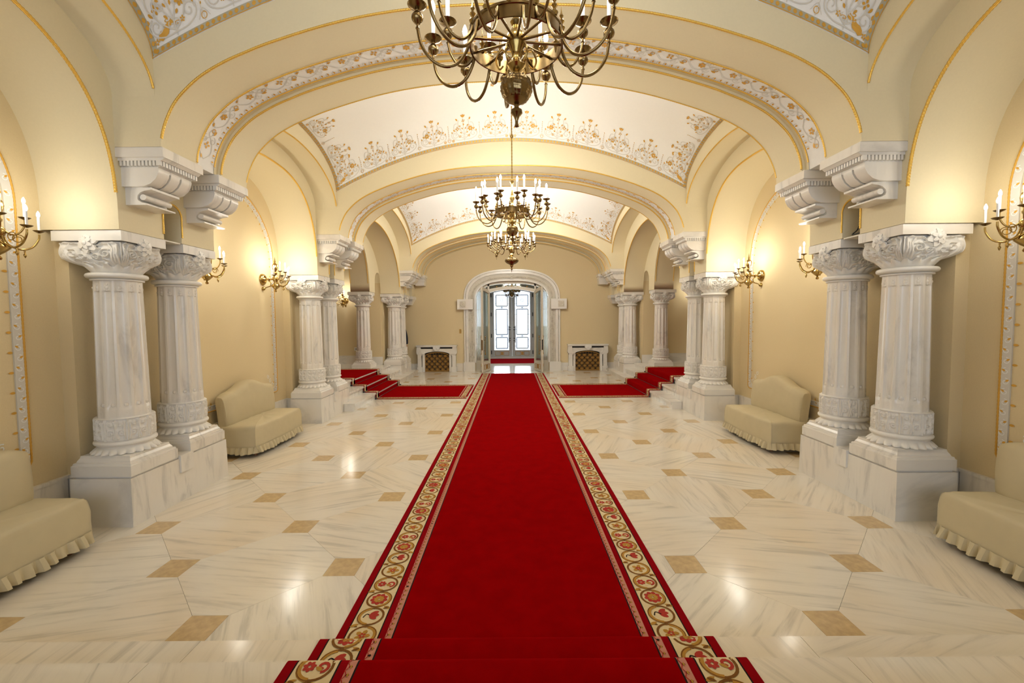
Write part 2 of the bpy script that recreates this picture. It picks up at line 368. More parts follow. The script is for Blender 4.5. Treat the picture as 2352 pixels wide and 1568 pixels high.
def bpath(y, off=0.0, trim=0): 
    P = bask_off(off) if off else BASK
    P = P[trim:len(P) - trim] if trim else P
    return [(x, y, z) for x, z in P]
for p, wn in zip(PAIRS, WHERE):
    struct(rib(p, p + .40).build('ceiling_arch', 'plaster', smooth=35), 'cream near rib of the %s transverse arch' % wn)
    struct(rib(p + .71, p + PL).build('ceiling_arch', 'plaster', smooth=35), 'cream far rib of the %s transverse arch' % wn)
    struct(rib(p + .40, p + .71, .035).build('ceiling_arch', 'white', smooth=35), 'white recessed band between the ribs of the %s transverse arch' % wn)
    rope(bpath(p + .005, 0, 3), .011, label='gold rope on the front edge of the %s near rib' % wn)
    rope(bpath(p + .395, 0, 1), .010, label='gold rope on the back edge of the %s near rib' % wn)
    rope(bpath(p + .66, .03, 3), .007, label='thin gold rope beside the floral band of the %s arch' % wn)
    rope(bpath(p + .715, 0, 1), .011, label='gold rope on the front edge of the %s far rib' % wn)
    rope(bpath(p + 1.105, 0, 3), .008, label='gold rope on the back edge of the %s far rib' % wn)
    b = MB(); bo = bask_off(.031); b.grid([[(x, p + .655, z) for x, z in bo], [(x, p + .71, z) for x, z in bo]])
    struct(b.build('trim_stripe', 'plaster'))
struct(rib(13.33, YE - .30, .035).build('ceiling_arch', 'plaster', smooth=35), 'cream recessed arch band in front of the end wall')
struct(rib(YE - .30, YE).build('ceiling_arch', 'plaster', smooth=35), 'cream arch rib against the end wall')
rope(bpath(YE - .295, 0, 1), .009); rope(bpath(YE - .31, .03, 3), .010, 'sage')
# vault panels
CEIL = []
for k, (bay, wn) in enumerate(zip(BAYS, ('front', 'middle', 'far'))):
    b = MB(); b.grid([[vault(-1 + 2 * i / 60, -math.cos(PI * j / 40), bay) for j in range(41)] for i in range(61)])
    o = struct(b.build('ceiling' if k == 0 else 'ceiling_%s' % wn, 'white', smooth=60), 'white vault panel with painted gold flowers in the %s bay' % wn); CEIL.append(o)
# lateral ropes
for s, sd in SIDES:
    for bay, wn in zip(BAYS, ('front', 'middle', 'far')):
        ys = cosy(bay[0] + .004, bay[1] - .004, 70)
        rope([(s * (XN + .004), y, arcz(y, bay)) for y in ys[1:-1]], .013, label='gold rope around the %s arch of the %s bay' % (sd, wn))
        rope([(s * (XV + .004), y, luz(y, bay) + .002) for y in ys], .010, label='gold rope under the %s lunette of the %s bay' % (sd, wn))
    for p, wn in zip(PAIRS, WHERE):
        pts = [(s * (XN - .004), p + .445, z) for z in lin(2.50, 2.68, 8)] + [(s * (XN - .004), p + .555 - .112 * math.cos(a), 2.68 + .112 * math.sin(a)) for a in lin(0, PI, 16)] + [(s * (XN - .004), p + .665, z) for z in lin(2.68, 2.50, 8)]
        rope(pts, .009, label='gold rope around the slit between the %s %s columns' % (wn, sd))
    bay2 = (9.11, 11.28, 1.33, 2.2, 0, 0); ys = cosy(9.113, 11.277, 60)
    for xx in (3.752, 4.215): rope([(s * xx, y, arcz(y, bay2)) for y in ys[1:-1]], .010)
# ---------------------------------------------------------------- painted ornament
LIFT = [0]
class Orn:
    def __init__(s, mapf): s.map = mapf; s.st = MB(); s.fl = MB()
    def stroke(s, pts, w, tgt=None):
        LIFT[0] = (LIFT[0] + 1) % 40; tgt = tgt or s.st; A = []; B = []
        if 3 <= len(pts) <= 6: pts = [(q.x, q.y) for q in catmull([(p[0], p[1], 0) for p in pts], 4)]
        n = len(pts)
        for i, p in enumerate(pts):
            a = pts[max(i - 1, 0)]; c = pts[min(i + 1, n - 1)]; dx, dy = c[0] - a[0], c[1] - a[1]; l = math.hypot(dx, dy) or 1
            A.append(s.map(p[0] - dy / l * w / 2, p[1] + dx / l * w / 2)); B.append(s.map(p[0] + dy / l * w / 2, p[1] - dx / l * w / 2))
        tgt.grid([A, B])
    def petal(s, x, y, ang, L, w, tgt=None):
        LIFT[0] = (LIFT[0] + 1) % 40; tgt = tgt or s.fl; c, d = math.cos(ang), math.sin(ang); P = []
        for t, q in ((0, 0), (.3, .8), (.6, 1), (.85, .65), (1, 0), (.85, -.65), (.6, -1), (.3, -.8)):
            P.append(s.map(x + c * t * L - d * q * w / 2, y + d * t * L + c * q * w / 2))
        tgt.fan(P)
    def flower(s, x, y, r, n=5, a0=0, tgt=None):
        for k in range(n): s.petal(x + r * .15 * math.cos(a0 + 2 * PI * k / n), y + r * .15 * math.sin(a0 + 2 * PI * k / n), a0 + 2 * PI * k / n, r * .85, r * .6, tgt)
    def ring(s, x, y, r, w, tgt=None): s.stroke([(x + r * math.cos(a), y + r * math.sin(a)) for a in lin(0, 2 * PI, 13)], w, tgt)
    def spiral(s, x, y, r, a0, turns, w, sgn=1, tgt=None):
        s.stroke([(x + r * (1 - .8 * t) * math.cos(a0 + sgn * 2 * PI * turns * t), y + r * (1 - .8 * t) * math.sin(a0 + sgn * 2 * PI * turns * t)) for t in lin(0, 1, 14)], w, tgt)
    def plant(s, x, k=1.0, f=1):                     # a bush of curling stems with gold flowers, root at (x, 0)
        w = .0075 * k
        q = lambda L: [(x + f * a * k, c * k) for a, c in L]
        s.stroke(q([(0, 0), (0, .12), (.005, .24), (0, .33)]), w)
        for g in (-1, 1):
            s.stroke(q([(0, .03), (g * .05, .06), (g * .10, .12), (g * .09, .19), (g * .05, .21)]), w)
            s.stroke(q([(0, .08), (g * .04, .14), (g * .07, .22), (g * .06, .28)]), w)
            s.stroke(q([(0, .02), (g * .08, .02), (g * .15, .05), (g * .17, .10), (g * .13, .13)]), w)
            s.spiral(x + g * .12 * k, .09 * k, .045 * k, 0, 1.2, w, g); s.spiral(x + g * .05 * k, .17 * k, .035 * k, 1, 1.1, w, -g)
            s.petal(x + g * .075 * k, .27 * k, PI / 2 - g * .5, .04 * k, .02 * k); s.petal(x + g * .03 * k, .10 * k, PI / 2 - g * .8, .03 * k, .016 * k)
            s.petal(x + g * .04 * k, .19 * k, PI / 2 - g * .9, .03 * k, .016 * k)
        s.flower(x - f * .085 * k, .155 * k, .034 * k, 6); s.flower(x + f * .085 * k, .165 * k, .027 * k, 4)
        s.flower(x + f * .15 * k, .02 * k, .02 * k, 5)
        for a in (-.6, 0, .6): s.petal(x, .31 * k, PI / 2 + a, .045 * k, .02 * k)
        s.petal(x, .20 * k, PI / 2, .03 * k, .018 * k); s.flower(x, .265 * k, .022 * k, 4, .4)
        for g in (-1, 1):
            s.flower(x + g * .06 * k, .065 * k, .018 * k, 5); s.petal(x + g * .12 * k, .135 * k, PI / 2 - g * .6, .035 * k, .018 * k); s.petal(x + g * .16 * k, .11 * k, PI / 2, .03 * k, .014 * k); s.petal(x + g * .015 * k, .15 * k, PI / 2 - g * .4, .028 * k, .014 * k)
            s.stroke(q([(g * .10, .12), (g * .13, .18), (g * .115, .23), (g * .085, .235)]), w); s.spiral(x + g * .02 * k, .06 * k, .025 * k, 2, 1, w * .8, -g)
    def spray(s, x, k=1.0):
        s.stroke([(x, 0), (x, .24 * k)], .005 * k)
        for i in range(6): s.petal(x + (.006 if i % 2 else -.006), (.10 + .03 * i) * k, PI / 2 + (.5 if i % 2 else -.5), .022 * k, .010 * k)
        s.stroke([(x - .05 * k, .02), (x, .08 * k), (x + .05 * k, .02)], .005 * k)
        s.ring(x + .0, .035 * k, .022 * k, .006 * k, s.fl)
    def done(s, parent, name, m1='stem', m2='ochre'):
        a = s.st.build(name + '_stems', m1, parent); c = s.fl.build(name + '_blossoms', m2, parent)
        a['kind'] = 'stuff'; c['kind'] = 'stuff'
for bay, o in zip(BAYS, CEIL):
    a = (bay[1] - bay[0]) / 2
    N = 160; lenu = [0]; 
    for i in range(N): lenu.append(lenu[-1] + (vault(-1 + 2 * (i + 1) / N, .995, bay) - vault(-1 + 2 * i / N, .995, bay)).length)
    lenv = [0]; tv = [-math.cos(PI * i / N) for i in range(N + 1)]
    for i in range(N): lenv.append(lenv[-1] + (vault(.97, tv[i + 1], bay) - vault(.97, tv[i], bay)).length)
    # inward arc lengths from each edge
    tab = []; NT_ = 25; vin = [1 - (tv[N] - tv[N - i]) for i in range(N // 2)]
    for q in range(NT_):
        uq = q / (NT_ - 1); acc_ = [0]
        for i in range(N // 2 - 1): acc_.append(acc_[-1] + (vault(uq, vin[i + 1], bay) - vault(uq, vin[i], bay)).length)
        tab.append(acc_)
    def inward(u, d):
        f = abs(u) * (NT_ - 1); q = min(int(f), NT_ - 2); w_ = f - q
        return (1 - w_) * float(np.interp(d, tab[q], vin)) + w_ * float(np.interp(d, tab[q + 1], vin))
    def rim(t, d, vs, o=.005):
        u = float(np.interp(t, lenu, uu)); return vlt(u, vs * inward(u, max(0, d)), bay, o)
    uu = [-1 + 2 * i / N for i in range(N + 1)]
    DZ = Vector((0, 0, -.004))
    # side (lunette) edges need a little clearance because the panel is steep there
    for vs in (-1, 1):
        fm = lambda t, d, vs=vs, o=.005, rim=rim: rim(t, d + .004, vs, o)
        O = Orn(lambda t, d, f=fm: f(t, d + .062)); L = lenu[-1]; n = 12; sp = L / n
        for i in range(n):
            xx = sp * (i + .5); sl = min(1, .35 + min(xx, L - xx) / .5)
            O.plant(xx, 1.2, 1 if i % 2 else -1)
            if i: O.spray(sp * i, 1.0)
        # bead border
        O2 = Orn(lambda t, d, f=fm: f(t, d, o=.002)); O2.stroke([(t, .030) for t in lin(.02, L - .02, 80)], .048)
        O3 = Orn(fm)
        O3.stroke([(t, .003) for t in lin(.0, L, 80)], .008, O3.fl)
        for i in range(int(L / .05)):
            t = .05 + i * .05
            if t < L - .04: O3.petal(t, .013, PI / 2, .034, .034)
        O2.st.build('panel_border', 'sage', o); q = O3.fl.build('border_beads', 'ochre', o); q['kind'] = 'stuff'
        O.done(o, 'floral')
    for us in (-1, 1):
        fm = lambda t, d, us=us, o=.005: vlt(us * (1 - (d + .004) / (XV * 1.25)), float(np.interp(t, lenv, tv)), bay, o)
        O = Orn(lambda t, d, f=fm: f(t, d + .062)); L = lenv[-1]; n = max(3, int((L - .5) / .48)); sp = (L - .5) / n
        for i in range(n):
            O.plant(.25 + sp * (i + .5), 1.15, 1 if i % 2 else -1)
            if i: O.spray(.25 + sp * i, .9)
        O2 = Orn(lambda t, d, f=fm: f(t, d, o=.002)); O2.stroke([(t, .028) for t in lin(.02, L - .02, 80)], .050)
        O3 = Orn(fm); O3.stroke([(t, .003) for t in lin(.0, L, 80)], .008, O3.fl)
        for i in range(int(L / .05)): O3.petal(.03 + i * .05, .013, PI / 2, .034, .034)
        O2.st.build('panel_border', 'sage', o); q = O3.fl.build('border_beads', 'ochre', o); q['kind'] = 'stuff'
        O.done(o, 'floral')
    # vases in the corners and a rosette at the crown
    for us in (-1, 1):
        for vs in (-1, 1):
            fm = lambda x, y, us=us, vs=vs: vlt(us * (1 - x / 3.2), vs * (1 - (y / (2.2 * a)) ** 1.3), bay)
            O = Orn(lambda x, y, f=fm: f(max(x, .02), max(y, .02)))
            O.stroke([(.10, .10), (.12, .12)], .05, O.fl); O.petal(.09, .10, .8, .14, .085); O.petal(.24, .26, .8 + PI, .07, .06)
            O.spiral(.27, .20, .03, 0, 1, .008, 1, O.fl); O.spiral(.20, .28, .03, 0, 1, .008, -1, O.fl)
            O.fl.build('gold_vase', 'ochre', o)
    O = Orn(lambda x, y: vlt(x / XV, y / a, bay))
    for r in (.16, .34, .46): O.ring(0, 0, r, .012)
    for i in range(12):
        t = 2 * PI * i / 12; O.petal(.18 * math.cos(t), .18 * math.sin(t), t, .15, .07); O.spiral(.40 * math.cos(t), .40 * math.sin(t), .05, t, 1, .006)
        O.flower(.52 * math.cos(t), .52 * math.sin(t), .03, 5)
    O.done(o, 'rosette')
# floral band in the recess of each double arch
for p, wn in list(zip(PAIRS, WHERE)) + [(13.38 - .42, 'end')]:
    P = bask_off(.0325); L = [0]
    for a_, c_ in zip(P, P[1:]): L.append(L[-1] + math.hypot(c_[0] - a_[0], c_[1] - a_[1]))
    fm = lambda t, d, P=P, L=L, p=p: Vector((float(np.interp(t, L, [q[0] for q in P])), p + .42 + d, float(np.interp(t, L, [q[1] for q in P])) - .001 - LIFT[0] * 4e-5))
    O = Orn(fm); T = L[-1]; t = .22; i = 0
    par = [o_ for o_ in COL.objects if o_.get('label', '') in ('white recessed band between the ribs of the %s transverse arch' % wn, 'cream recessed arch band in front of the end wall')][-1 if wn == 'end' else 0]
    while t < T - .2:
        for g in (-1, 1):
            O.stroke([(t - .13, .09), (t - .06, .09 + g * .07), (t + .03, .09 + g * .05), (t + .10, .09 - g * .02), (t + .16, .09)], .007)
            O.spiral(t + .05, .09 + g * .045, .04, 0, 1.2, .006, g)
        O.flower(t, .09, .035, (4, 6, 5)[i % 3], i); O.petal(t + .10, .12, .3, .05, .024); O.petal(t - .09, .05, 2.8, .04, .02); O.ring(t + .14, .10, .018, .007, O.fl)
        t += .30; i += 1
    for i in range(int((T - .2) / .06)):
        tt = .1 + i * .06; O.petal(tt, .222, -PI / 2, .032, .016); O.stroke([(tt - .02, .224), (tt - .02, .20), (tt - .012, .19)], .006)
    O.done(par, 'band')
# framed panels with a white floral band on the side walls
for s, sd in SIDES:
    for bay, wn in zip(BAYS[:2], ('front', 'middle')):
        c = (bay[0] + bay[1]) / 2
        def path(hw, zb, top, c=c):
            P = [(c + t, zb) for t in lin(0, hw - .05, 10)] + [(c + hw - .05 + .05 * math.sin(a), zb + .05 - .05 * math.cos(a)) for a in lin(.2, PI / 2, 5)] + [(c + hw, z) for z in lin(zb + .1, 2.55, 24)]
            P += [(c + hw * math.cos(a), 2.6 + (top - 2.6) * math.sin(a)) for a in lin(0.02, PI / 2, 26)]
            return P + [(2 * c - y, z) for y, z in reversed(P)][1:]
        outer = path(1.03, .58, 3.55); inner = path(.965, .645, 3.485)
        XF = s * (XW - .012)
        b = MB(); b.grid([[(s * XW, y, z) for y, z in outer], [(XF, y, z) for y, z in outer], [(XF, y, z) for y, z in inner], [(s * XW, y, z) for y, z in inner]])
        TRIM[0] += 1; f = struct(b.build('trim_%d' % TRIM[0], 'stem'), 'white floral frame on the %s wall of the %s bay' % (sd, wn))
        r = rope([(XF, y, z) for y, z in path(1.035, .575, 3.555)], .008, 'ochre', .03); r.name = 'rope_edge'; r.parent = f
        O = Orn(lambda y, z: (XF - s * (.001 + LIFT[0] * 3e-5), y, z)); mid = path(.998, .612, 3.518); acc = 0; side = 1
        for a_, c_ in zip(mid, mid[1:]):
            d = math.hypot(c_[0] - a_[0], c_[1] - a_[1]); acc += d
            if acc > .06:
                acc = 0; side = -side; t = math.atan2(c_[1] - a_[1], c_[0] - a_[0]); O.spiral(a_[0], a_[1], .028, t, 1.1, .006, side); O.petal(a_[0], a_[1], t + side, .03, .016)
        W2 = Orn(lambda y, z: (s * (XW - .003 - LIFT[0] * 3e-5), y, z)); acc = 0; ins = path(.925, .685, 3.445)
        for a_, c_ in zip(ins, ins[1:]):
            acc += math.hypot(c_[0] - a_[0], c_[1] - a_[1])
            if acc > .1:
                acc = 0; t = math.atan2(c_[1] - a_[1], c_[0] - a_[0]); W2.petal(a_[0], a_[1], t - PI / 2, .04, .02)
        for g in (-1, 1):
            for q in (0, 1, 2): W2.spiral(c + g * (.90 - .05 * q), .70 + .07 * q, .035, q, 1.2, .009, g, W2.st)
        O.done(f, 'frame', 'white'); q = W2.fl.build('drops', 'ochre', f); q['kind'] = 'stuff'; q = W2.st.build('corner_scrolls', 'white', f); q['kind'] = 'stuff'
# ---------------------------------------------------------------- columns
def segdist(U, V, strokes, au, av):
    """distance in metres from grid points to a set of polylines, cell coordinates scaled by au, av"""
    D = np.full(U.shape, 9.0)
    for st in strokes:
        for (x0, y0), (x1, y1) in zip(st, st[1:]):
            ax, ay, bx, by = x0 * au, y0 * av, x1 * au, y1 * av; dx, dy = bx - ax, by - ay; l = dx * dx + dy * dy + 1e-12
            t = np.clip(((U * au - ax) * dx + (V * av - ay) * dy) / l, 0, 1)
            D = np.minimum(D, np.hypot(U * au - ax - t * dx, V * av - ay - t * dy))
    return D
def spi(x, y, r, a0, turns, sgn, n=18, ys=1.84): return [(x + r * (1 - .85 * t) * math.cos(a0 + sgn * 2 * PI * turns * t), y + r * ys * (1 - .85 * t) * math.sin(a0 + sgn * 2 * PI * turns * t)) for t in lin(0, 1, n)]
def ring_relief(b, rad, z0, z1, cells, strokes, w, depth, nu=26, nv=16, cellw=None):
    NU = cells * nu; us = (np.arange(NU) % nu) / nu; vs = np.linspace(0, 1, nv); U, V = np.meshgrid(us, vs, indexing='ij')
    au = cellw or 2 * PI * rad / cells; av = z1 - z0
    st = strokes + [[(x + 1, y) for x, y in q] for q in strokes] + [[(x - 1, y) for x, y in q] for q in strokes]
    H = depth * np.exp(-(segdist(U, V, st, au, av) / w) ** 2)
    P = []
    for i in range(NU):
        a = 2 * PI * i / NU
        P.append([((rad(vs[j]) if callable(rad) else rad) * math.cos(a) + H[i, j] * math.cos(a), (rad + H[i, j]) * math.sin(a), z0 + av * vs[j]) for j in range(nv)])
    b.grid(P, closeu=True)
CX, CY = 3.42, 0
b = MB(); b.sqloft([(.25, .25, .42), (.25, .25, .51), (.243, .243, .512), (.238, .238, .53), (.225, .225, .534), (.222, .222, .545), (.21, .21, .565), (.205, .205, .585), (0.19, .19, .587)])
ME = {'die': b.mesh('die', 'marble')}
b = MB()
P = []                                                # ring of pointed leaf tongues under the torus
for r0, z, lob in ((.215, .586, .03), (.225, .592, .03), (.222, .603, .022), (.205, .625, .008), (.19, .64, 0)):
    P.append([((r0 + lob * (abs(math.sin(11 * a)) - .5)) * math.cos(a), (r0 + lob * (abs(math.sin(11 * a)) - .5)) * math.sin(a), z) for a in lin(0, 2 * PI, 133)[:-1]])
b.grid(P, closev=True); b.fan(P[0])
b.lathe([(.19, .635), (.193, .652), (.2, .655)] + [(.196 + .02 * math.cos(t), .675 + .02 * math.sin(t)) for t in lin(-PI / 2, PI / 2, 9)] + [(.19, .70)], 48, cap=False)
ME['foot'] = b.mesh('foot', 'carved', 50)
b = MB()
st = [spi(.25, .36, .17, .5, 1.5, 1, ys=.81), spi(.75, .36, .17, PI - .5, 1.5, -1, ys=.81), spi(.28, .78, .10, -1, 1.2, -1, ys=.81), spi(.72, .78, .10, PI + 1, 1.2, 1, ys=.81), [(0, 0), (.04, .4), (.02, .75), (.0, .97)], [(.5, .05), (.5, .5), (.5, .95)], [(.42, .9), (.5, .6), (.58, .9)], [(.1, .08), (.16, .5), (.12, .85)], [(.9, .08), (.84, .5), (.88, .85)], [(.40, .1), (.44, .3), (.42, .5)], [(.60, .1), (.56, .3), (.58, .5)]]
ring_relief(b, .192, .70, .885, 8, st, .0065, .016, 36, 34)
b.lathe([(.205, .885), (.195, .893), (.16, .893)], 48, cap=False)
ME['leaf_collar'] = b.mesh('leaf_collar', 'carved', 60)
b = MB(); NF = 12; per = 10; P = []                     # fluted tapering shaft
zs = [.885, .95, .975, .99, 1.01, 1.2, 1.5, 1.8, 1.945, 1.955, 1.965, 2.05]
for z in zs:
    R = .181 - .018 * (z - .885) / 1.165; fl = 1.0 if .98 < z < 1.96 else .35; row = []
    for k in range(NF * per):
        a = 2 * PI * k / (NF * per); t = (k % per) / per
        d = (0, 0, .012, .016, .017, .0175, .017, .016, .012, 0)[k % per]
        row.append(((R - d * fl) * math.cos(a), (R - d * fl) * math.sin(a), z))
    P.append(row)
b.grid(P, closev=True)
for k in range(NF):                                    # little masks at the head and buds at the foot of each flute
    a = 2 * PI * (k + .5) / NF; ca, sa = math.cos(a), math.sin(a)
    for z, rr in ((1.99, .019), (1.97, .015), (2.015, .015)):
        b.lathe([(0, -rr), (rr * .8, -rr * .6), (rr, 0), (rr * .8, rr * .6), (0, rr)], 8, (.148 * ca, .148 * sa, z), False)
    for z, rr in ((1.0, .019), (.965, .016), (.93, .019), (.91, .017)):
        q = .004 * math.sin(z * 90); b.lathe([(0, -rr), (rr * .8, -rr * .6), (rr, 0), (rr * .8, rr * .6), (0, rr)], 8, (.158 * ca - q * sa, .158 * sa + q * ca, z), False)
ME['shaft'] = b.mesh('shaft', 'marble', 40)
b = MB(); b.lathe([(.16, 2.05), (.178, 2.052), (.18, 2.062), (.17, 2.066), (.185, 2.07)] + [(.188 + .021 * math.cos(t), 2.092 + .021 * math.sin(t)) for t in lin(-PI / 2, PI / 2, 9)] + [(.165, 2.113)], 48, cap=False)
ME['necking'] = b.mesh('necking', 'carved', 50)
# capital: bell opening from the round neck to the oblong abacus, carved with leaves and scrolls
NU, NVV = 448, 46; HX, HY = .285, .224
th = np.arange(NU) / NU * 2 * PI; vv = np.linspace(0, 1, NVV)
def rect_r(t, p=7): return (abs(math.cos(t) / HX) ** p + abs(math.sin(t) / HY) ** p) ** (-1 / p)
strk = [spi(.20, .52, .105, 2.2, 1.5, -1), spi(.80, .52, .105, PI - 2.2, 1.5, 1), spi(.36, .38, .075, 0, 1.3, 1), spi(.64, .38, .075, PI, 1.3, -1),
        [(.0, .1), (.0, .5), (.0, .95)], [(.02, .15), (.05, .5), (.04, .9), (.09, .97)], [(.98, .15), (.95, .5), (.96, .9), (.91, .97)], [(.1, .15), (.11, .4), (.09, .7), (.14, .9), (.24, .93)], [(.9, .15), (.89, .4), (.91, .7), (.86, .9), (.76, .93)],
        [(.5, .05), (.5, .3), (.46, .5)], [(.42, .1), (.36, .2), (.28, .2)], [(.58, .1), (.64, .2), (.72, .2)], [(.3, .75), (.38, .7), (.44, .6)], [(.7, .75), (.62, .7), (.56, .6)], [(.15, .1), (.17, .25), (.24, .33)], [(.85, .1), (.83, .25), (.76, .33)], [(.32, .05), (.30, .12), (.22, .14)], [(.68, .05), (.70, .12), (.78, .14)], [(.28, .9), (.34, .85), (.40, .9)], [(.72, .9), (.66, .85), (.60, .9)], [(.46, .12), (.42, .22), (.46, .32)], [(.54, .12), (.58, .22), (.54, .32)], [(.065, .2), (.075, .45), (.065, .75)], [(.935, .2), (.925, .45), (.935, .75)], [(.40, .48), (.43, .42), (.40, .36)], [(.60, .48), (.57, .42), (.60, .36)]]
# the four corners divide the ring: cell coordinate runs from corner to corner
cor = math.atan2(HY, HX); edges = [-cor, cor, PI - cor, PI + cor, 2 * PI - cor]
U = np.zeros(NU)
for i, t in enumerate(th):
    tt = t if t < 2 * PI - cor else t - 2 * PI
    for a0, a1 in zip(edges, edges[1:]):
        if a0 <= tt < a1: U[i] = (tt - a0) / (a1 - a0)
UU, VV = np.meshgrid(U, vv, indexing='ij')
H = .034 * np.exp(-(segdist(UU, VV, strk, .46, .25) / .0095) ** 2) * np.clip(VV * 3, 0, 1)
P = []
for i in range(NU):
    row = []
    for j in range(NVV):
        v = vv[j]; f = 1 - (1 - v) ** .0 if False else (v ** 1.6 if v < .55 else .384 + (v - .55) / .45 * .616)
        f = 1 - (1 - v) ** 4.6; lip = .012 * max(0, (v - .88) / .12)
        cx = -.035 * f; r = (.162 + .008 * v) * (1 - f) + (rect_r(th[i]) - .046) * f + H[i, j] + lip + .016 * math.sin(PI * min(1, v * 1.15)) * f
        row.append((cx + r * math.cos(th[i]), r * math.sin(th[i]), 2.155 + .205 * v))
    P.append(row)
b = MB(); b.grid(P, closeu=True)
P = []                                                 # pricked leaf crown between neck and bell
for z, r0, l in ((2.112, .158, 0), (2.13, .172, .003), (2.15, .186, .009), (2.17, .20, .022), (2.174, .188, .022), (2.155, .165, 0)):
    P.append([((r0 + l * math.cos(16 * a)) * math.cos(a), (r0 + l * math.cos(16 * a)) * math.sin(a), z + l * .5 * math.cos(16 * a)) for a in lin(0, 2 * PI, 129)[:-1]])
b.grid(P, closev=True)
ME['capital'] = b.mesh('capital', 'carved', 70)
b = MB()                                               # flower at the middle of a face
for rr, n_, zz, L in ((.0, 6, .012, .062), (.0, 6, .024, .040)):
    for k in range(n_):
        a = 2 * PI * k / n_ + zz * 30; c_, s_ = math.cos(a), math.sin(a); pts = []
        for t, q in ((0, 0), (.35, .75), (.7, 1), (1, .35), (1, -.35), (.7, -1), (.35, -.75)): pts.append((zz + .02 * t * (1 - t) * 2, c_ * t * L - s_ * q * L * .33, s_ * t * L + c_ * q * L * .33))
        o_ = [(p_[0] - .014, p_[1], p_[2]) for p_ in pts]; n7 = len(pts)
        b.add(pts + o_, [tuple(range(n7)), tuple(range(2 * n7 - 1, n7 - 1, -1))] + [(i, (i + 1) % n7, n7 + (i + 1) % n7, n7 + i) for i in range(n7)])
b.lathe([(.017, .02), (.015, .036), (.008, .042), (0, .043)], 12, axis='x')
ME['flower'] = b.mesh('flower', 'carved', 40)
b = MB(); b.box(-.32, .25, -.225, .225, 2.365, 2.445); b.box(-.312, .242, -.217, .217, 2.445, ZI)
ME['abacus'] = b.mesh('abacus', 'marble')
def column(x, y, s, label, zscale=None, z0=0.0, group='fluted marble columns'):
    c = thing('marble_column', label, 'column', (x, y, z0), 0 if s > 0 else 0, group)
    for nm in ('die', 'foot', 'leaf_collar', 'shaft', 'necking', 'capital', 'abacus'):
        o = put(nm, ME[nm], c)
        if s > 0 and nm in ('capital', 'abacus'): o.rotation_euler = (0, 0, PI)
        if z0 and nm in ('die', 'foot', 'leaf_collar'): o.scale = (1, 1, .78); o.location = (0, 0, .2 * .98 - .0 if False else .197)
    cap = [o for o in c.children if o.name.startswith('capital')][0]
    for a, px, py in ((0, HX - .055, 0), (PI / 2, -.035, HY - .02), (-PI / 2, -.035, -HY + .02)):
        f = put('flower', ME['flower'], cap, (px, py, 2.345), a).scale = (1.3, 1.3, 1.3)
    return c
for p, wn in zip(PAIRS, WHERE):
    for s, sd in SIDES:
        for y, nf in ((p + .24, 'nearer'), (p + .90, 'farther')):
            column(s * CX, y, s, '%s fluted white marble column of the %s %s pair' % (nf, wn, sd))
        z0 = .146 if wn == 'far' else 0
        t = thing('column_pedestal', 'veined white marble pedestal under the %s %s column pair' % (wn, sd), 'pedestal', (0, 0, 0), 0, 'marble pedestals')
        b = MB(); b.sqloft([(.258, .60, z0), (.251, .593, .405)], (s * CX, p + .575)); b.build('plinth', 'marble', t)
        b = MB(); b.box(s * (CX - .232), s * (CX + .232), p + .007, p + 1.142, .403, .422); b.build('shadow_joint', 'marble', t)
        b = MB()                                       # little sill block between the two dies
        b.box(s * (CX - .27), s * (CX - .05), p + .50, p + .66, .27, .435)
        b.build('middle_block', 'marble', t)
for s, sd in SIDES:
    for y, lab in ((11.50, 'single fluted white marble column at the head of the %s stairs'), (8.89, 'fluted white marble column hidden behind the middle %s pair')):
        c = column(s * 3.98, y, s, lab % sd)
        for o in c.children:
            if o.name.split('.')[0] in ('die', 'foot', 'leaf_collar'):
                k = .50 if o.name.startswith('die') else 1; 
                o.location.z = .435 - .42 * .40 if False else o.location.z
        # the landing hides the lower part of the die: fit die, foot and collar between landing and shaft
        for o in c.children:
            n_ = o.name.split('.')[0]
            if n_ in ('die', 'foot', 'leaf_collar'):
                k = (.885 - .437) / (.885 - .42); o.scale = (1, 1, k); o.location.z = .885 * (1 - k)
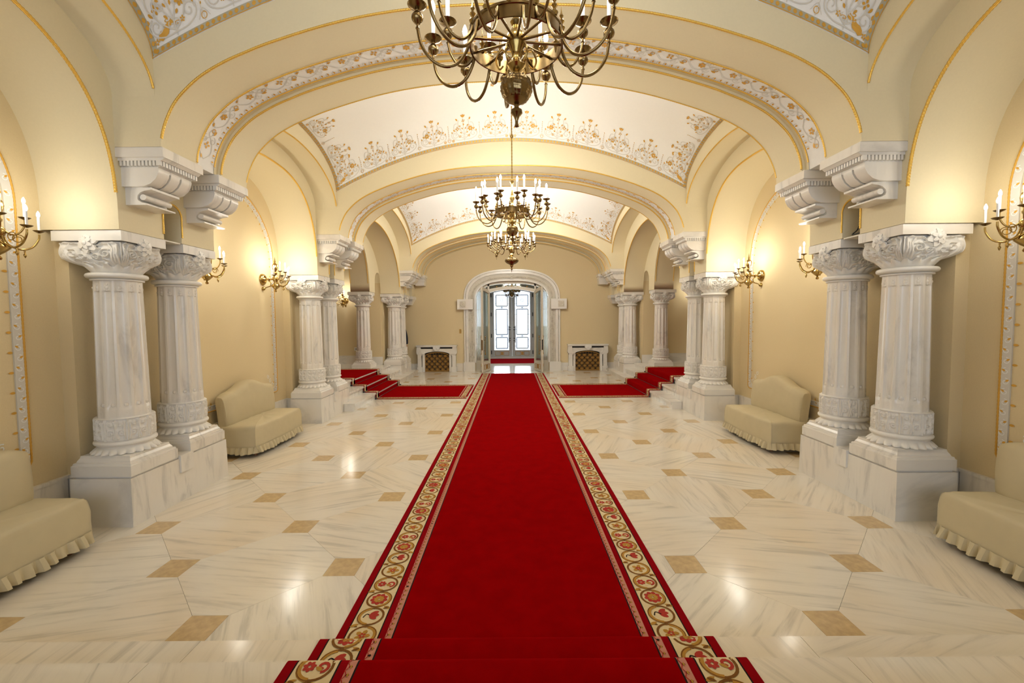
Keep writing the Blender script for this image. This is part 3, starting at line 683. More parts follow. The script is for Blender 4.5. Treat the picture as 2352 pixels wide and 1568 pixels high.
# ---------------------------------------------------------------- console brackets
def bracket_meshes():
    d = {}; w = .225
    b = MB(); b.box(0, .375, -w, w, -.09, -.008); b.box(0, .368, -w + .006, w - .006, -.008, 0); b.prism([(0, -.09), (.37, -.09), (.345, -.115), (0, -.115)], -w + .02, w - .02); d['slab'] = b.mesh('slab', 'marble')
    b = MB(); b.box(0, .305, -w + .05, w - .05, -.165, -.115)
    for k in range(14): y = -w + .03 + k * (2 * w - .06) / 13; b.box(.30, .335, y - .009, y + .009, -.158, -.115)
    for k in range(11):
        x = .012 + k * .029
        for g in (-1, 1): b.box(x, x + .017, g * (w - .05), g * (w - .022), -.16, -.115)
    d['dentils'] = b.mesh('dentils', 'carved')
    prof = [(0, -.165), (.295, -.165), (.30, -.19), (.293, -.23), (.27, -.275), (.23, -.315), (.18, -.335), (.12, -.34), (0, -.34)]
    inner = [(0, -.165), (.293, -.165), (.297, -.195), (.262, -.20), (.255, -.225), (.235, -.255), (.205, -.28), (.16, -.295), (.12, -.30), (0, -.30)]
    b = MB(); 
    for y0, y1, pr in ((-.18, -.068, prof), (-.068, -.048, inner), (-.048, .048, prof), (.048, .068, inner), (.068, .18, prof)): b.prism(pr, y0, y1)
    d['body'] = b.mesh('body', 'marble', 30)
    b = MB(); b.prism([(0, -.34), (.21, -.34), (.21, -.36), (.155, -.37), (.12, -.385), (.098, -.41), (.092, -.435), (.10, -.46), (.13, -.478), (.17, -.487), (.17, -.50), (0, -.50)], -.15, .15)
    b.lathe([(0, -.135), (.027, -.135), (.027, .135), (0, .135)], 16, (.128, 0, -.425), axis='y'); d['scroll'] = b.mesh('scroll', 'marble', 40)
    return d
BR = bracket_meshes()
for p, wn in zip(PAIRS, WHERE):
    for s, sd in SIDES:
        for y, nf in ((p + .225, 'nearer'), (p + .885, 'farther')):
            t = thing('console_bracket', '%s scrolled white marble bracket above the %s %s columns' % (nf, wn, sd), 'bracket', (s * XN, y, ZB), PI if s > 0 else 0, 'console brackets')
            for nm in ('slab', 'dentils', 'body', 'scroll'): put(nm, BR[nm], t).scale = (1.02, 1, .875)
for s, sd in SIDES:
    t = thing('wall_corbel', 'small square white marble corbel high on the end wall, %s side' % sd, 'bracket', (s * 2.95, YE, 0), 0, 'wall corbels')
    b = MB(); b.box(-.19, .19, -.34, 0, 3.05, 3.13); b.build('slab', 'marble', t)
    b = MB()
    for k in range(7): b.box(-.16 + k * .05, -.13 + k * .05, -.33, -.02, 3.0, 3.05)
    b.box(-.15, .15, -.30, 0, 3.0, 3.05); b.build('dentils', 'carved', t)
    b = MB(); b.sqloft([(.14, .14, 2.80), (.16, .15, 2.99), (.16, .15, 3.0)], (0, -.15)); b.build('body', 'marble', t)
    t = thing('wall_corbel', 'white marble corbel at column-capital height on the end wall, %s side' % sd, 'bracket', (s * 3.36, YE, 0), 0, 'wall corbels')
    b = MB(); b.box(-.22, .22, -.45, 0, 2.36, ZI); b.build('slab', 'marble', t)
    b = MB(); b.sqloft([(.12, .10, 2.18), (.2, .19, 2.34), (.21, .2, 2.36)], (0, -.2)); b.build('body', 'marble', t)
# ---------------------------------------------------------------- steps
t = thing('entrance_steps', 'broad white marble steps across the near end of the hall', 'steps')
for k in range(3):
    z1 = .132 * (k + 1); y1 = 2.037 - .294 * k
    for x0, x1 in ((-3.16, -1.55), (-1.55, 1.4), (1.4, 3.16)):
        b = MB(); b.box(x0 + .001, x1 - .001, y1 - .36, y1 - .02, 0 if k == 0 else z1 - .2, z1 - .04); b.box(x0 + .001, x1 - .001, y1 - .36, y1, z1 - .04, z1); b.build('step_slab', 'floor', t)
b = MB(); b.box(-3.16, 3.16, -3.0, 1.155, .36, .528); b.build('landing_slab', 'floor', t)
SX = (2.95, 3.21, 3.47)
for s, sd in SIDES:
    t = thing('side_steps', 'three white marble steps leading up to the %s landing' % sd, 'steps')
    for k, (x, y0, y1) in enumerate(((SX[0], 7.96, 13.44), (SX[1], 8.25, 12.20), (SX[2], 8.25, 12.20))):
        z1 = .145 * (k + 1)
        segs = [(a, c, x + .40 if k < 2 else 3.75) for a, c in zip(lin(y0, y1, 5), lin(y0, y1, 5)[1:])] if k else [(7.96, 8.255, 3.158), (8.255, 9.6, 3.35), (9.6, 10.9, 3.35), (10.9, 12.19, 3.35), (12.19, 13.44, 3.68)]
        for a, c, xe in segs:
            b = MB(); b.box(s * (x + .025), s * xe, a + .001, c - .001, 0 if k == 0 else z1 - .145, z1 - .045); b.box(s * x, s * xe, a + .001, c - .001, z1 - .045, z1)
            b.build('step_slab', 'marble', t)
    b = MB(); b.box(s * 3.75, s * 4.3, 8.18, 12.25, .2, .435); b.box(s * 4.3, s * 6.39, 7.41, 12.49, .2, .435); b.build('landing_slab', 'marble', t)
# ---------------------------------------------------------------- carpets
def carpet(name, label, path, half, bands, motif, endborder=None, group=None, flip=1, mirror=None):
    """path: list of 3D centreline points; across: unit vector; bands from the edge inwards (width, material)"""
    pts = [Vector(p) for p in path[0]]; across = Vector(path[1]); L = [0]
    for a_, c_ in zip(pts, pts[1:]): L.append(L[-1] + (c_ - a_).length)
    nrm = []
    for i in range(len(pts)):
        tg = (pts[min(i + 1, len(pts) - 1)] - pts[max(i - 1, 0)]).normalized(); n_ = across.cross(tg); n_ = n_ if n_.z >= -.2 else -n_; nrm.append(n_ * (1 if flip > 0 else 1))
    xs = [[p[i] for p in pts] for i in range(3)]; ns = [[n_[i] for n_ in nrm] for i in range(3)]
    def mp(sv, tv, hh=0.0):
        c = Vector([float(np.interp(sv, L, xs[i])) for i in range(3)]); n_ = Vector([float(np.interp(sv, L, ns[i])) for i in range(3)])
        return c + across * tv + n_ * (.009 + hh)
    t = thing(name, label, 'carpet', (0, 0, 0), 0, group); T = L[-1]; ss = sorted(set([x for x in L]))
    ss = sorted(set(ss + lin(0, T, int(T / .3) + 2)))
    def ribbon(t0, t1, mat, nm, s0=0, s1=T, hh=0.0, thick=True):
        b = MB(); sv = [s0] + [x for x in ss if s0 + 1e-4 < x < s1 - 1e-4] + [s1]
        rows = [[mp(x, t0, -.009) for x in sv], [mp(x, t0, hh) for x in sv], [mp(x, t1, hh) for x in sv], [mp(x, t1, -.009) for x in sv]]
        b.grid(rows); b.fan([rows[k][0] for k in range(4)]); b.fan([rows[k][-1] for k in range(4)]); b.build(nm, mat, t)
    eb = endborder or 0
    for g in (-1, 1):
        e = half
        for w_, mat, nm in bands:
            ribbon(g * e, g * (e - w_), mat, nm); e -= w_
    ribbon(-e, e, 'red', 'field', 0, T - eb)
    if eb:
        q = T
        for w_, mat, nm in bands: ribbon(-e, e, mat, nm, q - w_, q); q -= w_
        if q > T - eb + 1e-4: ribbon(-e, e, 'red', 'field', T - eb, q)
    # woven ornament
    cw = [w_ for w_, _, nm in bands if nm == 'cream_border'][0]; ce = half - sum(w_ for w_, _, nm in bands[:[n3 for _, _, n3 in bands].index('cream_border')]) - cw / 2
    gi = [n3 for _, _, n3 in bands].index('guard_stripe') if 'guard_stripe' in [n3 for _, _, n3 in bands] else None
    lay = {k: MB() for k in ('brown', 'ochrep', 'redp', 'black')}
    def draw(fm, length, R):
        n = max(1, int(length / motif)); k_ = length / n
        for i in range(n):
            c = (i + .5) * k_; O = Orn(fm); O.st = lay['brown']; O.fl = lay['ochrep']; f = 1 if i % 2 else -1; kk = R / .09
            O.stroke([(c + .46 * k_ * math.cos(a) * (1 if True else 1), R * .80 * math.sin(a) * f) for a in lin(-.2, PI + .3, 14)], .013 * kk)
            O.stroke([(c + .44 * k_ * math.cos(a), -R * .78 * math.sin(a) * f) for a in lin(.1, PI - .2, 12)], .021 * kk, lay['ochrep'])
            O.stroke([(c + .47 * k_ * math.cos(a), -R * .86 * math.sin(a) * f) for a in lin(.0, PI - .1, 12)], .006 * kk)
            O.petal(c + .42 * k_, -f * R * .55, -f * 1.1, .05 * kk, .022 * kk); O.petal(c - .42 * k_, f * R * .55, PI - f * 1.1, .04 * kk, .016 * kk, lay['brown'])
            O.flower(c + k_ * .5, 0, .016 * kk, 3, 0, lay['brown'])
            m4 = i % 4
            if m4 == 0: O.flower(c, 0, .056 * kk, 9, 0, lay['redp']); O.flower(c, 0, .034 * kk, 9, .35, lay['ochrep'])
            elif m4 == 1:
                for a in (-.6, 0, .6): O.petal(c - .01 * kk, -f * .015 * kk, PI / 2 * f + a, .062 * kk, .032 * kk, lay['redp'])
                O.stroke([(c, 0), (c - .02 * kk, -f * .03 * kk), (c + .01, -f * .045 * kk)], .007 * kk, lay['black'])
            elif m4 == 2: O.flower(c, 0, .046 * kk, 5, .3, lay['ochrep']); O.flower(c, 0, .022 * kk, 5, .9, lay['redp'])
            else:
                O.flower(c, -f * .028 * kk, .030 * kk, 7, 0, lay['redp']); O.spiral(c, f * .03 * kk, .03 * kk, 0, 1.1, .014 * kk, f, lay['redp']); O.petal(c, 0, f * 1.0, .04 * kk, .02 * kk, lay['ochrep'])
    for g in (-1, 1):
        draw(lambda a, d, g=g: mp(min(max(a, 0), T), g * ce + d, .0008 + LIFT[0] * 4e-5), T, cw / 2)
        if gi is not None:
            ge = half - sum(w_ for w_, _, _ in bands[:gi]) - bands[gi][0] / 2; gw = bands[gi][0]
            O = Orn(lambda a, d, g=g, ge=ge: mp(min(max(a, 0), T), g * ge + d, .0008 + LIFT[0] * 4e-5)); O.fl = lay['black']
            for i in range(int(T / .042)): O.petal(.02 + i * .042, -gw * .3, PI / 2, gw * .5, .012); O.petal(.02 + i * .042, -gw * .12, PI / 2, gw * .25, .02, lay['ochrep'])
            O.st = lay['redp']; 
            for i in range(int(T / .042)):
                a0 = .02 + i * .042; O.stroke([(a0 - .021 + .042 * q, -gw * .5 + gw * .28 * abs(math.sin(PI * q))) for q in (0, .25, .5, .75, 1)], .004)
    if eb:
        draw(lambda a, d: mp(T - (sum(w_ for w_, _, nm in bands[:[n3 for _, _, n3 in bands].index('cream_border')]) + cw / 2) + d, -e + a, .0008 + LIFT[0] * 4e-5), 2 * e, cw / 2)
    for k, v in lay.items():
        if v.f: q = v.build('woven_ornament', k, t); q['kind'] = 'stuff'
    return t
BIG = [(.042, 'redborder', 'selvedge'), (.007, 'black', 'black_line'), (.172, 'cream', 'cream_border'), (.007, 'black', 'black_line'), (.034, 'redborder', 'red_stripe'), (.036, 'pink', 'guard_stripe'), (.008, 'black', 'black_line')]
def rounded(pts, r=.022):
    out = [Vector(pts[0])]; P = [Vector(p) for p in pts]
    for a, c, d in zip(P, P[1:], P[2:]):
        u, v = (a - c).normalized(), (d - c).normalized()
        for k in range(5):
            t = k / 4; A, B = c + u * r, c + v * r; out.append((A * (1 - t) + c * t) * (1 - t) + (c * (1 - t) + B * t) * t)
    out.append(P[-1]); return out
mp_ = [(.005, 13.42, 0)]
for k in range(4): mp_ += [(.005, 2.041 - .294 * k, .132 * k), (.005, 2.041 - .294 * k, .132 * (k + 1))]
mp_ += [(.005, -2.5, .528)]
main = carpet('red_carpet_runner', 'long crimson carpet runner with cream scrollwork borders down the middle of the hall', (rounded(mp_), (1, 0, 0)), .966, BIG, .149)
SMALL = [(.03, 'redborder', 'selvedge'), (.008, 'black', 'black_line'), (.105, 'cream', 'cream_border'), (.008, 'black', 'black_line'), (.02, 'redborder', 'red_stripe'), (.02, 'pink', 'guard_stripe'), (.006, 'black', 'black_line')]
for s, sd in SIDES:
    x = SX; pp = [(s * 5.6, 10.16, .437), (s * x[2], 10.16, .437), (s * x[2], 10.16, .292), (s * x[1], 10.16, .292), (s * x[1], 10.16, .147), (s * x[0], 10.16, .147), (s * x[0], 10.16, .001), (s * 1.0, 10.16, .001)]
    pp = [(p_[0] - s * .004 * (i > 0 and i < 7), p_[1], p_[2]) for i, p_ in enumerate(pp)]
    carpet('side_carpet', 'crimson carpet with cream border running up the %s stairs' % sd, (rounded(pp), (0, 1, 0)), .965, SMALL, .11, endborder=.34, group='side carpets')
    for k in range(3):
        r = thing('stair_rod', 'thin steel rod at the foot of the %s carpeted riser, %s stairs' % (('lowest', 'middle', 'top')[k], sd), 'stair rod', (s * (x[k] - .016), 10.16, .145 * k + .022), 0, 'stair rods')
        b = MB(); b.tube([(0, -1.01, 0), (0, 1.01, 0)], .005, 8); b.build('rod', 'steel', r)
        for g in (-1, 1):
            b = MB(); b.lathe([(0, -.022), (.014, -.016), (.017, 0), (.014, .016), (0, .022)], 10, (0, g * 1.01, 0), axis='y'); b.box(-.005, .02, g * 1.0 - .008, g * 1.0 + .008, -.012, .004); b.build('end_knob', 'dark', r, 40)
# ---------------------------------------------------------------- chandeliers
def point(loc, w, r, parent=None, col=(1, .96, .87)):
    l = bpy.data.lights.new('lamp_light', 'POINT'); l.energy = w; l.shadow_soft_size = r; l.color = col
    o = bpy.data.objects.new('lamp_light', l); COL.objects.link(o); o.location = loc
    if parent: o.parent = parent
    return o
def cup_meshes(k=1.0):
    d = {}
    b = MB(); b.lathe([(.006 * k, -.09 * k), (.010 * k, -.085 * k), (.006 * k, -.075 * k), (.006 * k, -.065 * k), (.016 * k, -.060 * k), (.027 * k, -.045 * k), (.029 * k, -.035 * k), (.027 * k, -.025 * k), (.014 * k, -.010 * k), (.008 * k, -.004 * k), (.010 * k, 0)], 16); d['ball_cup'] = b.mesh('ball_cup', 'brass', 40)
    b = MB(); b.lathe([(.010 * k, 0), (.016 * k, .004 * k), (.034 * k, .012 * k), (.046 * k, .022 * k), (.047 * k, .024 * k), (.034 * k, .017 * k), (.014 * k, .012 * k), (.014 * k, .02 * k)], 18); d['drip_pan'] = b.mesh('drip_pan', 'brass', 40)
    b = MB(); b.lathe([(.0105 * k, .012 * k), (.0105 * k, .16 * k), (.006 * k, .162 * k)], 12); d['candle'] = b.mesh('candle', 'candle', 40)
    b = MB(); b.lathe([(.006 * k, .16 * k), (.012 * k, .172 * k), (.0145 * k, .185 * k), (.012 * k, .200 * k), (.006 * k, .216 * k), (0, .226 * k)], 12); d['bulb'] = b.mesh('bulb', 'bulb', 60)
    return d
CUP = cup_meshes()
def arm_thing(root, armmesh, rz, tip, cups, extra=None):
    a = put('arm', armmesh, root, (0, 0, 0), rz)
    for nm in ('ball_cup', 'drip_pan', 'candle', 'bulb'): 
        if nm in cups: put(nm, cups[nm], a, tip)
    return a
def chandelier_a(label, loc, ceil_z, watts):
    c = thing('chandelier', label, 'chandelier', loc, 0, 'brass chandeliers'); top = ceil_z - loc[2]
    b = MB(); b.lathe([(0, -.42), (.012, -.415), (.008, -.40), (.008, -.385), (.016, -.365), (.03, -.35), (.028, -.335), (.012, -.325), (.012, -.31), (.045, -.295), (.055, -.285)], 20); b.build('finial', 'brass', c, 45)
    b = MB()
    prof = [(.055, -.285), (.072, -.26), (.079, -.235), (.075, -.205), (.062, -.185), (.04, -.175)]
    P = []
    pr = [(v.x, v.y) for v in catmull([(r, z, 0) for r, z in prof], 4)]
    for j, (r, z) in enumerate(pr): P.append([((r + .004 * math.sin(9 * a + j * 1.1) * math.cos(5 * a - j)) * math.cos(a), (r + .004 * math.sin(9 * a + j * 1.1) * math.cos(5 * a - j)) * math.sin(a), z) for a in lin(0, 2 * PI, 61)[:-1]])
    b.grid(P, closev=True); b.fan(P[0]); b.fan(P[-1]); b.build('pierced_ball', 'brass', c, 75)
    b = MB(); b.lathe([(.02, -.175), (.016, -.15), (.034, -.135), (.046, -.12), (.03, -.10), (.02, -.08), (.024, -.05), (.045, -.02), (.05, .01), (.045, .03), (.028, .05), (.02, .07), (.03, .09), (.018, .11), (.016, .16), (.035, .19), (.03, .23), (.014, .27), (.012, .38), (.03, .41), (.012, .44)], 20); b.build('central_baluster', 'brassb', c, 45)
    b = MB(); n = int((top - .44) / .02); b.tube([(0, 0, .44 + (top - .44) * i / n) for i in range(n + 1)], .009, 8, rfun=lambda i: .0095 if i % 2 else .0065); b.lathe([(0, top - .06), (.03, top - .05), (.06, top - .01), (.06, top)], 20)
    b.lathe([(.01, .98), (.022, 1.0), (.022, 1.02), (.01, 1.04)], 12); b.build('suspension_rod', 'brassb', c, 50)
    b = MB(); R = .225
    b.grid([[((R + dr) * math.cos(a), (R + dr) * math.sin(a), z) for a in lin(0, 2 * PI, 49)[:-1]] for dr, z in ((0, -.035), (.008, -.035), (.008, -.025), (.003, -.022), (.003, .022), (.008, .025), (.008, .035), (0, .035))], closeu=True, closev=True); b.build('wheel_rim', 'brass', c, 40)
    b = MB(); b.tube([(.045, 0, .0), (R, 0, 0)], .0065, 8); sp = b.mesh('spoke', 'brass', 50)
    b = MB(); b.lathe([(.012, .03), (.018, .045), (.006, .06), (.016, .075), (.005, .09), (.011, .10), (.004, .115), (0, .15)], 8); fin = b.mesh('crest', 'brassb', 40)
    b = MB(); b.tube(catmull([(.228, 0, .01), (.245, 0, -.06), (.29, 0, -.125), (.355, 0, -.145), (.42, 0, -.115), (.465, 0, -.05), (.482, 0, .03)], 5), .008, 8); lo = b.mesh('arm', 'brass', 60)
    b = MB(); b.tube(catmull([(.222, 0, .03), (.24, 0, -.02), (.28, 0, -.055), (.33, 0, -.04), (.37, 0, .02), (.385, 0, .07), (.388, 0, .09)], 5), .0075, 8); hi = b.mesh('arm', 'brass', 60)
    for k in range(12):
        a = 2 * PI * k / 12 + .13
        put('spoke', sp, c, (0, 0, 0), a); put('crest', fin, c, (R * math.cos(a + .26), R * math.sin(a + .26), 0))
        arm_thing(c, lo, a, (.482, 0, .11), CUP)
    for k in range(8): arm_thing(c, hi, 2 * PI * k / 8 + .4, (.388, 0, .17), CUP)
    b = MB()                                            # scroll brackets under the wheel
    for k in range(6):
        a = 2 * PI * k / 6; q = catmull([(.03, 0, -.09), (.07, 0, -.04), (.10, 0, -.09), (.085, 0, -.135), (.065, 0, -.12)], 5); b.tube([(v.x * math.cos(a), v.x * math.sin(a), v.z) for v in q], .005, 6)
    b.build('scrollwork', 'brassb', c, 60)
    for k in range(6):
        a = 2 * PI * k / 6 + .3; point((.40 * math.cos(a), .40 * math.sin(a), .40), watts, .06, c)
    return c
chandelier_a('large brass candle chandelier overhead, nearest the camera', (.025, 2.22, 3.085), 5.10, CHAND_W[0])
chandelier_a('brass candle chandelier hanging on a twisted rod in the middle bay', (.01, 5.86, 3.125), 5.10, CHAND_W[1])
def chandelier_b(label, loc, ceil_z):
    c = thing('chandelier', label, 'chandelier', loc, 0, 'brass chandeliers'); top = ceil_z - loc[2]
    b = MB(); b.lathe([(0, -.62), (.006, -.60), (.006, -.57), (.02, -.55), (.022, -.53), (.01, -.51), (.02, -.49), (.04, -.475), (.035, -.45), (.06, -.43)], 20); b.build('finial', 'brass', c, 45)
    pr = [(v.x, v.y) for v in catmull([(.06, -.43, 0), (.12, -.40, 0), (.158, -.36, 0), (.155, -.325, 0), (.11, -.285, 0), (.04, -.27, 0)], 4)]; P = []
    for j, (r, z) in enumerate(pr): P.append([((r + .004 * math.sin(12 * a + j)) * math.cos(a), (r + .004 * math.sin(12 * a + j)) * math.sin(a), z) for a in lin(0, 2 * PI, 61)[:-1]])
    b = MB(); b.grid(P, closev=True); b.fan(P[0]); b.fan(P[-1]); b.build('pierced_bowl', 'brass', c, 30)
    b = MB(); b.lathe([(.03, -.27), (.02, -.24), (.05, -.21), (.03, -.17), (.06, -.13), (.08, -.08), (.05, -.03), (.03, .03), (.05, .08), (.03, .13), (.02, .3), (.04, .34), (.012, .38)], 20); b.build('central_baluster', 'brassb', c, 45)
    b = MB(); b.tube([(0, 0, .38), (0, 0, top)], .010, 8); b.lathe([(0, top - .06), (.03, top - .05), (.07, top)], 16); b.build('suspension_rod', 'brassb', c, 50)
    b = MB(); b.tube([(.28 * math.cos(a), .28 * math.sin(a), -.03) for a in lin(0, 2 * PI, 41)[:-1]], .014, 8, close=True); b.build('wheel_rim', 'brass', c, 50)
    b = MB(); b.tube([(.05, 0, -.06), (.28, 0, -.03)], .007, 6); sp = b.mesh('spoke', 'brass')
    b = MB(); b.tube(catmull([(.28, 0, -.03), (.33, 0, -.12), (.41, 0, -.15), (.50, 0, -.10), (.545, 0, -.06), (.55, 0, -.04)], 5), .009, 8); lo = b.mesh('arm', 'brass', 60)
    b = MB(); b.tube(catmull([(.26, 0, .0), (.30, 0, -.04), (.36, 0, -.03), (.40, 0, .02), (.405, 0, .04)], 5), .008, 8); hi = b.mesh('arm', 'brass', 60)
    b = MB(); b.lathe([(0, -.30), (.004, -.28), (.004, -.24), (.016, -.23), (.026, -.20), (.024, -.17), (.008, -.15), (.01, -.13)], 10, (.40, 0, 0)); pe = b.mesh('pendant', 'brass', 40)
    for k in range(12):
        a = 2 * PI * k / 12 + .1; put('spoke', sp, c, (0, 0, 0), a); arm = arm_thing(c, lo, a, (.55, 0, .04), CUP)
        if k % 2: put('pendant', pe, arm)
    for k in range(12): arm_thing(c, hi, 2 * PI * k / 12 + .36, (.405, 0, .11), CUP)
    for k in range(6):
        a = 2 * PI * k / 6 + .3; point((.48 * math.cos(a), .48 * math.sin(a), .40), CHAND_W[2], .06, c)
chandelier_b('brass chandelier with a wide pierced bowl, farthest from the camera in the hall', (.0, 10.2, 3.42), 5.30)
# ---------------------------------------------------------------- wall sconces
SCUP = cup_meshes(.72)
def sconce(label, x, y, z, s, rz=None, watts=None):
    c = thing('wall_sconce', label, 'sconce', (x, y, z), rz if rz is not None else (0 if s < 0 else PI), 'brass wall sconces')
    b = MB(); b.lathe([(.085, 0), (.085, .012), (.075, .03), (.05, .04), (.045, .03), (.03, .045), (.018, .06)], 28, axis='x'); b.build('backplate', 'brassb', c, 40)
    b = MB(); b.tube([(.05, 0, 0), (.17, 0, 0)], .014, 10); b.lathe([(.014, .10), (.024, .11), (.014, .12)], 14, axis='x'); b.build('wall_rod', 'brassb', c, 50)
    b = MB(); b.lathe([(0, -.195), (.014, -.19), (.018, -.178), (.012, -.166), (.006, -.158), (.03, -.14), (.06, -.11), (.064, -.10), (.05, -.085), (.022, -.06), (.014, -.045), (.03, -.03), (.044, 0), (.04, .03), (.018, .05), (.014, .065), (.028, .08), (.03, .095), (.014, .11), (.016, .12), (.034, .15), (.042, .19), (.036, .22), (.016, .24), (.008, .25), (.014, .262), (.008, .285), (.003, .32), (0, .34)], 20, (.20, 0, 0)); b.build('urn_body', 'brassb', c, 40)
    b = MB(); b.tube(catmull([(.09, 0, -.02), (.13, 0, -.05), (.12, 0, -.10), (.07, 0, -.12), (.02, 0, -.14)], 5), .007, 8); b.lathe([(.0, 0), (.03, .002), (.03, .02), (.012, .04), (0, .045)], 14, (0, 0, -.14), axis='x'); b.build('lower_brace', 'brassb', c, 50)
    b = MB(); b.tube(catmull([(.03, 0, -.02), (.05, 0, -.075), (.11, 0, -.105), (.17, 0, -.08), (.205, 0, -.02), (.21, 0, .02)], 5), .0065, 8)
    q = [(.10 + .035 * math.cos(t) * (1 - t / 14), 0, -.03 + .035 * math.sin(t) * (1 - t / 14)) for t in lin(0, 9, 24)]; b.tube(q, .0035, 6)
    b.lathe([(0, -.165), (.006, -.155), (.010, -.14), (.004, -.13), (.006, -.11)], 8, (.13, 0, 0)); lo = b.mesh('arm', 'brassb', 60)
    b = MB(); b.tube(catmull([(.03, 0, .02), (.07, 0, -.01), (.11, 0, .01), (.135, 0, .06), (.137, 0, .10)], 5), .006, 8); hi = b.mesh('arm', 'brassb', 60)
    for a in (-1.15, 0, 1.15):
        o = arm_thing(c, lo, a, (.21, 0, .03), {k: v for k, v in SCUP.items() if k != 'ball_cup'}); o.location = (.20, 0, 0)
    for a in (-.58, .58):
        o = arm_thing(c, hi, a, (.137, 0, .10), {k: v for k, v in SCUP.items() if k != 'ball_cup'}); o.location = (.20, 0, 0)
    for a in (-.8, .8): point((.20 + .17 * math.cos(a), .2 * math.sin(a), .24), watts or SCONCE_W, .04, c, (1, .95, .84))
for s, sd in SIDES:
    for y, nf, wn in ((3.04, 'farther', 'front'), (1.55, 'nearer', 'front'), (5.10, 'nearer', 'middle'), (6.58, 'farther', 'middle')):
        if y < 2: continue
        lab = {'3.04': 'brass five-candle wall sconce cut by the %s edge of the picture', '5.1': 'brass wall sconce half hidden behind the front %s columns', '6.58': 'brass five-candle wall sconce beside the middle %s columns'}[str(y)] % sd
        sconce(lab, s * XW, y, 2.335, s, None, SCONCE_W * (.62 if y < 4 else 1.1))
sconce('brass wall sconce glimpsed behind the middle left columns on the landing wall', -4.82, 12.5, 2.27, 0, -PI / 2)
sconce('brass wall sconce on the landing wall behind the middle right columns', 5.3, 12.5, 2.27, 0, -PI / 2)
# ---------------------------------------------------------------- benches in slipcovers
def bench(label, x, y, s):
    """local +x away from the wall, origin at the wall foot"""
    c = thing('covered_bench', label, 'bench', (x, y, 0), 0 if s < 0 else PI, 'covered benches')
    hl = .60
    b = MB(); rows = []                                # seat cover, rounded loft
    def plan(k, z, dz=0):
        P = [(.10, -hl * .95), (.34, -hl * .99), (.545, -hl * .955), (.565, -hl * .93), (.585, -hl * .5), (.595, 0), (.585, hl * .5), (.565, hl * .93), (.545, hl * .955), (.34, hl * .99), (.10, hl * .95), (.06, hl * .5), (.06, -hl * .5)]
        P = catmull([(p[0], p[1], 0) for p in P + [P[0]]], 6)[:-1]
        return [(.33 + (p.x - .33) * k * (1 + .012 * math.sin(p.y * 21 + z * 30) * (z < .34)), p.y * k * (1 + .008 * math.sin(p.x * 25 + z * 22)), z + dz * math.sin(p.y * 17 + p.x * 9)) for p in P]
    for k, z in ((1.02, .10), (1.015, .20), (1.005, .28), (.995, .345), (.985, .37), (.96, .388), (.90, .396), (.7, .405), (.4, .41), (.1, .412)): rows.append(plan(k, z, .003))
    b.grid(rows, closev=True); b.fan(rows[-1]); b.build('seat_cover', 'cloth', c, 65)
    b = MB(); base = plan(1.02, .125); n = len(base); dense = []      # pleated frill
    P = [Vector(p) for p in base]; L = [0]
    for a_, c_ in zip(P, P[1:] + [P[0]]): L.append(L[-1] + (c_ - a_).length)
    N = 230; T = L[-1]; up_, mid_, lo_ = [], [], []
    xs = [p.x for p in P] + [P[0].x]; ys = [p.y for p in P] + [P[0].y]
    for i in range(N):
        t = T * i / N; px, py = float(np.interp(t, L, xs)), float(np.interp(t, L, ys)); t2 = (t + .01) % T
        qx, qy = float(np.interp(t2, L, xs)) - px, float(np.interp(t2, L, ys)) - py; l = math.hypot(qx, qy) or 1; nx, ny = qy / l, -qx / l
        w = (0.0, .002, .028, .030, .030)[i % 5] * (1 + .4 * math.sin(i * .37)); dz = .006 * math.sin(i * .21)
        up_.append((px + nx * (.004 + w * .25), py + ny * (.004 + w * .25), .135)); mid_.append((px + nx * (.006 + w * .8), py + ny * (.006 + w * .8), .09)); lo_.append((px + nx * (.012 + w), py + ny * (.012 + w), .055 + dz))
    b.grid([up_, mid_, lo_], closev=True); b.build('frill', 'cloth', c, 40)
    b = MB(); rows = []                                # backrest cover with a camel-back top
    def top(t): return .80 + .105 * max(0, math.cos(t * PI * .75)) ** 1.6 if abs(t) < .67 else .80 - .03 * ((abs(t) - .67) / .33) ** 2
    NT = 36
    for i in range(NT + 1):
        t = -1 + 2 * i / NT; yy = t * hl * .94; ed = (1 - abs(t) ** 8); th_ = .055 + .045 * ed; zt = top(t) - .02 * (1 - ed); row = []
        for k in range(20):
            a = 2 * PI * k / 20; ca, sa = math.cos(a), math.sin(a)
            xx = .145 + th_ * (abs(ca) ** .6) * (1 if ca > 0 else -1); zz = .36 + (zt - .36) * (.5 + .5 * (abs(sa) ** .35) * (1 if sa > 0 else -1))
            lean = -.03 * (zz - .36) / .45; row.append((xx + lean + .004 * math.sin(yy * 23 + zz * 15), yy * (.96 + .04 * (zz - .3) / .5), zz))
        rows.append(row)
    b.grid(rows, closev=True); b.fan(rows[0]); b.fan(rows[-1]); b.build('backrest_cover', 'cloth', c, 60)
    for g in (-1, 1): b = MB(); b.prism([(.03, .06), (.20, .06), (.22, .36), (.12, .40), (.02, .42)], g * hl * .86 - .03, g * hl * .86 + .03); b.build('back_skirt', 'cloth', c)
    for px, py in ((.50, -hl * .80), (.50, hl * .80), (.12, -hl * .80), (.12, hl * .80)):
        b = MB(); b.lathe([(.012, 0), (.018, .004), (.02, .016), (.016, .026), (.012, .03), (.02, .04), (.024, .06), (.018, .075), (.024, .09), (.024, .13)], 14, (px, py, 0)); b.build('leg', 'wood', c, 40)
for s, sd in SIDES:
    bench('bench under a beige frilled slipcover between the front and middle columns, %s side' % sd, s * 3.775, 5.86, s)
    bench('beige slipcovered bench cut off by the %s edge of the picture' % sd, s * 3.765, 2.585, s)
